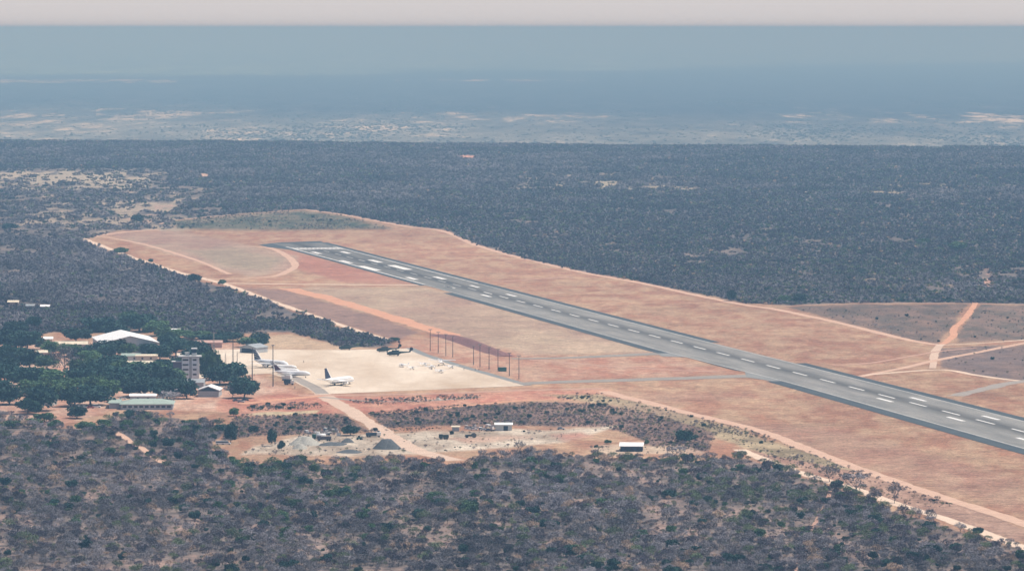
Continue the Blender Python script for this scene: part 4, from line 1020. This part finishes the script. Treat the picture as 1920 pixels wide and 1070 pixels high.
def lattice(u, vb, vt, label, m_='mast_pale', wd=.5):
    e = empty('lattice_mast', B(u, vb), .3, label, 'mast'); h = (vb-vt)/ppm(vb); f = MB(); br = MB()
    for x_, y_ in ((-wd,-wd),(wd,-wd),(wd,wd),(-wd,wd)): f.tube((x_,y_,0),(x_*.5,y_*.5,h),.08,.06,4)
    z = 0; s_ = 1
    while z < h-1.2:
        k = 1-.5*z/h; k2 = 1-.5*(z+1.2)/h
        for a in range(4):
            c1, s1 = (-wd,wd,wd,-wd)[a], (-wd,-wd,wd,wd)[a]; c2, s2 = (-wd,wd,wd,-wd)[(a+1)%4], (-wd,-wd,wd,wd)[(a+1)%4]
            br.tube((c1*k,s1*k,z),(c2*k2,s2*k2,z+1.2),.04,.04,3,False)
        z += 1.2
    f.build('frame', M[m_], e); br.build('bracing', M[m_], e); MB().tube((0,0,h),(0,0,h+1.6),.05,.03,4).build('aerial', M[m_], e)
lattice(401,692,622,'tall pale lattice mast left of the apron behind the trees'); lattice(437,700,632,'lattice mast above the broad tree at the apron edge','mast')
lattice(423,690,662,'short thin lattice mast, left one of the pale pair on the apron edge','mast_pale',.35); lattice(445,690,660,'short thin lattice mast, right one of the pale pair on the apron edge','mast_pale',.35)
def tall_pole(u, vb, vt, label):
    e = empty('light_pole', B(u, vb), .2, label, 'light pole'); h = (vb-vt)/ppm(vb)
    MB().tube((0,0,-.1),(0,0,h),.36,.22,8).build('pole', M['mast'], e); MB().box(-.9,.9,-.15,.15,h-.3,h+.1).build('crossarm', M['mast'], e)
    for x_ in (-.6,.6): MB().box(x_-.3,x_+.3,-.5,-.17,h-.6,h+.1).build('lamp', M['lamp'], e)
tall_pole(473,713,652,'tall dark pole in front of the striped tail airliner'); tall_pole(512,724,646,'tallest dark pole in front of the row of parked jets')
# ------------------------------------------------------------------ vehicles
def car(loc, rz, paint, label, name='parked_car', van=False, group=None):
    e = empty(name, loc, rz, label, 'van' if van else 'car', group); L_, W_ = (5.0,1.9) if van else (4.4,1.75)
    zb = 1.0 if not van else 1.15
    MB().loft([[(-L_/2,-W_/2,.35),(-L_/2,W_/2,.35),(-L_/2,W_/2,zb-.1),(-L_/2,-W_/2,zb-.1)],[(-L_/2+.4,-W_/2,.3),(-L_/2+.4,W_/2,.3),(-L_/2+.4,W_/2,zb),(-L_/2+.4,-W_/2,zb)],
        [(L_/2-.9,-W_/2,.3),(L_/2-.9,W_/2,.3),(L_/2-.9,W_/2,zb-.05),(L_/2-.9,-W_/2,zb-.05)],[(L_/2,-W_/2+.1,.35),(L_/2,W_/2-.1,.35),(L_/2,W_/2-.1,zb-.35),(L_/2,-W_/2+.1,zb-.35)]]).build('body', M[paint], e)
    a, b, t = (-L_/2+.1, L_/2-1.1, 2.0) if van else (-L_/2+.5, L_/2-1.5, 1.5)
    def rg(x_, z_, q): return [(x_,-q,z_),(x_,q,z_)]
    lo, hi = W_/2-.03, W_/2-.2
    MB().put([(a,-lo,zb),(b,-lo,zb),(b,lo,zb),(a,lo,zb),(a+.3,-hi,t-.05),(b-.6,-hi,t-.05),(b-.6,hi,t-.05),(a+.3,hi,t-.05)],[(0,1,5,4),(1,2,6,5),(2,3,7,6),(3,0,4,7)]).build('windows', M['glass'], e)
    MB().box(a+.2,b-.5,-hi-.03,hi+.03,t-.05,t+.05).build('roof', M[paint], e)
    for x_ in (-L_/2+.85, L_/2-.85):
        for s_ in (-1, 1): MB().tube((x_,s_*(W_/2-.18),.33),(x_,s_*(W_/2+.02),.33),.33,.33,12).build('wheel', M['tyre'], e)
    return e
def truck(loc, rz, cab, box, label, L_=8.0, tank=False, tip=False):
    e = empty('truck', loc, rz, label, 'truck')
    MB().box(L_/2-2,L_/2,-1.2,1.2,.9,2.7).build('cab', M[cab], e); MB().box(L_/2-.02,L_/2+.04,-1,1,1.8,2.5).build('windscreen', M['glass'], e)
    if tank: MB().tube((-L_/2,0,2.0),(L_/2-2.2,0,2.0),1.15,1.15,14).build('tank', M[box], e, True)
    else: MB().box(-L_/2,L_/2-2.2,-1.25,1.25,1.1,2.4 if tip else 3.3).build('cargo_box', M[box], e)
    MB().box(-L_/2,L_/2-.2,-.6,.6,.6,.9).build('chassis', M['dark'], e)
    for x_ in (-L_/2+.9, -L_/2+2.1, L_/2-1):
        for s_ in (-1, 1): MB().tube((x_,s_*.85,.5),(x_,s_*1.2,.5),.5,.5,12).build('wheel', M['tyre'], e)
    return e
truck(B(538,713), HD(150), 'white_paint','white_paint','white box truck standing behind the dark lorry by the parked jets', 6.5)
truck(B(542,721), HD(-5), 'white_paint','fascia_dark','dark sided lorry with pale cab at the apron corner road', 6.2)
truck(B(598,823), HD(170), 'green_paint','white_paint','white tank truck with green cab in the gravel yard', 7, True)
truck(B(700,819), HD(5), 'white_paint','fascia_dark','dark flatbed lorry with white load beside the yard road', 8, False, True)
truck(B(608,826), HD(185), 'mast','mast','low dark trailer lorry behind the tank truck', 7.5, False, True)
for (u, v), rz, p_, lab, van in (((413,833), 5,'white_paint','left one of two white vans at the left end of the yard', True), ((424,833), 0,'white_paint','right one of two white vans at the left end of the yard', True),
    ((443,752), 12,'mast','dark car at the foot of the bare tree near the apron', False), ((452,754), -6,'wall_grey','grey car beside the dark car under the tree near the apron', False), ((460,751), 4,'fascia_dark','dark blue car rightmost under the tree near the apron', False),
    ((15,679), 4,'white_paint','left of the two white cars under trees at the far left', False), ((27,679), -4,'white_paint','right of the two white cars under trees at the far left', False),
    ((150,765), 2,'white_paint','white car leftmost in the row under the broad dark tree', False), ((160,765), 0,'white_paint','white car second in the row under the broad dark tree', False), ((170,765), 3,'red_paint','red car third in the row under the broad dark tree', False), ((181,764), -3,'white_paint','white van at the right end of the row under the broad dark tree', True),
    ((888,806), 4,'white_paint','white car between the dark roller and the white shed', False), ((908,807), -8,'white_paint','white car just left of the white shed', False), ((917,808), 10,'mast','dark car touching the left corner of the white shed', False),
    ((230,748), 5,'white_paint','white car beside the kiosk with white roof', False), ((412,716), 0,'white_paint','white car half under the tree near the terminal', False),
    ((408,742), 60,'white_paint','white car at the right end of the terminal wing', False), ((615,812), 8,'white_paint','white pickup at the scrap pile behind the yard', False), ((1052,805), -4,'wall_grey','grey car parked at the right end of the yard', False)):
    car(B(u, v), HD(rz), p_, lab, 'parked_van' if van else 'parked_car', van)
# yard machines
def roller(loc, rz, label):
    e = empty('road_roller', loc, rz, label, 'road roller')
    MB().box(-2.5,1.2,-.9,.9,.8,1.6).build('body', M['olive_paint'], e); MB().tube((2.2,-1.1,1.3),(2.2,1.1,1.3),1.3,1.3,18).build('drum', M['gravel_dark'], e)
    MB().box(-.6,.8,-.8,.8,2.9,3.05).box(-.55,-.45,-.75,-.65,1.6,2.9).box(.65,.75,.65,.75,1.6,2.9).build('canopy', M['mast'], e)
    for s_ in (-1, 1): MB().tube((-1.7,s_*.9,.7),(-1.7,s_*1.25,.7),.7,.7,14).build('wheel', M['tyre'], e)
roller(B(881,820), HD(10), 'dark road roller with a big drum in the middle of the gravel yard')
truck(B(832,823), HD(185), 'olive_paint','olive_paint','low dark machine left of the road roller in the gravel yard', 5.2, False, True)
e = empty('loader', B(673,824), .2, 'small green loader beside the dark gravel heap', 'loader'); MB().box(-1.2,1.4,-.7,.7,.5,1.4).build('body', M['green_paint'], e); MB().box(-.5,.6,-.6,.6,1.4,2.2).build('cab', M['dark'], e); MB().box(1.5,2.0,-.9,.9,.2,.9).build('bucket', M['mast'], e)
for a in (-.8,.9):
    for s_ in (-1,1): MB().tube((a,s_*.7,.45),(a,s_*.95,.45),.45,.45,12).build('wheel', M['tyre'], e)
e = empty('container', B(942,696), .05, 'green shipping container among the floodlight masts', 'container'); MB().box(-2.6,2.6,-1.2,1.2,.1,2.7).build('body', M['green_paint'], e); MB().box(-2.66,-2.6,-1.1,-.02,.2,2.6).build('door', M['dark'], e); MB().box(-2.66,-2.6,.02,1.1,.2,2.6).build('door', M['dark'], e)
def heap(u, vb, wp, hp, m_, label, dep=1.0):
    r0 = random.Random(int(u*7+vb)); p = P(u, vb); s = ppm(vb); rx, h = wp/s/2, hp/s; n = 34
    pk = [(0, 0, 1.0)]+[(r0.uniform(-.5,.5), r0.uniform(-.4,.4), r0.uniform(.45,.8)) for _ in range(4)]
    g = np.linspace(-1, 1, n); X_, Y_ = np.meshgrid(g, g); Z_ = np.zeros_like(X_)
    for a, b, c in pk: Z_ = np.maximum(Z_, c-np.hypot(X_-a, Y_-b)*1.15)
    Z_ = np.minimum(Z_, .60+.12*Z_)/.72+.22*(fbm(X_*3+u, Y_*3+vb, 8)-.5)*(Z_ > .02)
    Z_ = np.maximum(Z_, 0)*h-.08
    mb = MB(); mb.put([(X_[i,j]*rx, Y_[i,j]*rx*dep, Z_[i,j]) for i in range(n) for j in range(n)], [(i*n+j, i*n+j+1, (i+1)*n+j+1, (i+1)*n+j) for i in range(n-1) for j in range(n-1)])
    o = mb.build('gravel_heap', M[m_], None, True, (p.x, p.y+rx*dep*.3, 0)); tag(o, label, 'gravel heap')
heap(724,841,60,18,'gravel_dark','largest dark grey gravel heap beside the diagonal road'); heap(652,829,30,8,'gravel_dark','small dark pointed gravel heap behind the yard middle')
heap(574,834,66,16,'gravel_pale','wide pale gravel heap behind the two small trees'); heap(562,841,34,10,'gravel_pale','low pale gravel heap in front of the wide pale one')
heap(620,834,60,5,'gravel_dark','long low grey gravel bank in the yard middle'); heap(655,848,60,5,'gravel_dark','low grey gravel bank along the lower yard edge')
heap(822,750,16,5,'gravel_pale','small pale earth heap on the red ground below the apron')
# scrap and stores at the back of the yard
random.seed(5)
for i in range(26):
    u = random.uniform(570,640) if i < 11 else random.uniform(862,925); v = random.uniform(807,817) if i < 11 else random.uniform(800,806)
    o = empty('crate', B(u, v), random.uniform(0,3), None); a, b, c = random.uniform(.5,1.3), random.uniform(.5,1.1), random.uniform(.8,1.8)
    cn = random.choice(['white','grey','dark','cream'])
    MB().box(-a,a,-b,b,0,c).build('body', M[{'white':'white_paint','grey':'wall_grey','dark':'fascia_dark','cream':'wall_cream'}[cn]], o); MB().box(-a-.06,a+.06,-b-.06,b+.06,c+.01,c+.12).build('lid', M[random.choice(['roof_white','mast'])], o)
    tag(o, 'small '+cn+' crate in the scrap pile behind the pale gravel heap' if i < 11 else 'small '+cn+' crate near the cars left of the white shed', 'crate', 'crates in the scrap pile behind the heap' if i < 11 else 'crates beside the white shed')
M['bank'] = mat('bank', (.22,.11,.10), rough=1, var=.25, scale=.3)
pts = [P(*q) for q in ((822,627),(850,633),(880,643),(905,652),(930,661),(950,668))]; rings = []
for i, p in enumerate(pts):
    d = (pts[min(i+1, 5)]-pts[max(i-1, 0)]).normalized(); n = Vector((-d.y, d.x, 0)); hh = (0.4,2.0,3.0,2.6,2.0,.4)[i]
    rings.append([tuple(p-n*9+Vector((0,0,-.2))), tuple(p-n*1.5+Vector((0,0,hh))), tuple(p+n*1.5+Vector((0,0,hh))), tuple(p+n*7+Vector((0,0,-.2)))])
ob = MB().loft(rings).build('earth_bank', M['bank']); tag(ob, kind='structure')
# ------------------------------------------------------------------ people on the apron
def person(loc, rz, label):
    e = bpy.data.objects.new('person', None)
    me = bpy.data.meshes.new('person')
    vs = [(0,0,.95),(0,0,1.2),(0,0,1.42),(0,0,1.55),(0,-.02,1.70),(.20,0,1.40),(.26,.03,1.12),(.24,-.05,.88),(-.20,0,1.40),(-.26,.03,1.12),(-.24,-.05,.88),(.10,0,.88),(.12,-.04,.48),(.12,.02,.08),(.12,-.16,.04),(-.10,0,.88),(-.12,.06,.48),(-.12,.1,.08),(-.12,-.06,.04)]
    ed = [(0,1),(1,2),(2,3),(3,4),(2,5),(5,6),(6,7),(2,8),(8,9),(9,10),(0,11),(11,12),(12,13),(13,14),(0,15),(15,16),(16,17),(17,18)]
    me.from_pydata(vs, ed, []); o = bpy.data.objects.new('person', me); COL.objects.link(o); me.materials.append(M['cloth_dark'])
    md = o.modifiers.new('skin', 'SKIN'); rd = [.15,.14,.15,.06,.105,.065,.05,.04,.065,.05,.04,.09,.065,.05,.04,.09,.065,.05,.04]
    for i, r_ in enumerate(rd): me.skin_vertices[0].data[i].radius = (r_, r_)
    me.skin_vertices[0].data[0].use_root = True
    s2 = o.modifiers.new('sub', 'SUBSURF'); s2.levels = 1; s2.render_levels = 1
    o.location = loc; o.rotation_euler = (0, 0, rz); return tag(o, label, 'person')
for (a, b), lab in (((569.5,680),'person in dark clothes standing alone in the middle of the apron'), ((476.5,705),'person in dark clothes at the foot of the left tall pole'), ((553,729),'person in dark clothes on the road below the lorry'),
    ((870,694),'person in dark clothes at the right apron edge near the masts'), ((891,695),'left person of the pair on the red soil by the masts'), ((898,695),'right person of the pair on the red soil by the masts')):
    person(B(a, b), 1.0, lab)
# ------------------------------------------------------------------ haze
hb = MB().box(-600000, 600000, -3000, 905000, -140, 232)
ho = hb.build('haze', None or bpy.data.materials.new('haze')); tag(ho, kind='stuff')
m = ho.data.materials[0]; m.use_nodes = True; N = m.node_tree.nodes; L = m.node_tree.links
N.remove(N['Principled BSDF']); pv = N.new('ShaderNodeVolumePrincipled')
pv.inputs['Color'].default_value = (*HAZE_COLOR, 1); pv.inputs['Absorption Color'].default_value = (*HAZE_ABS, 1)
pv.inputs['Density'].default_value = HAZE_DENSITY; pv.inputs['Anisotropy'].default_value = 0.0
L.new(pv.outputs[0], N['Material Output'].inputs['Volume'])
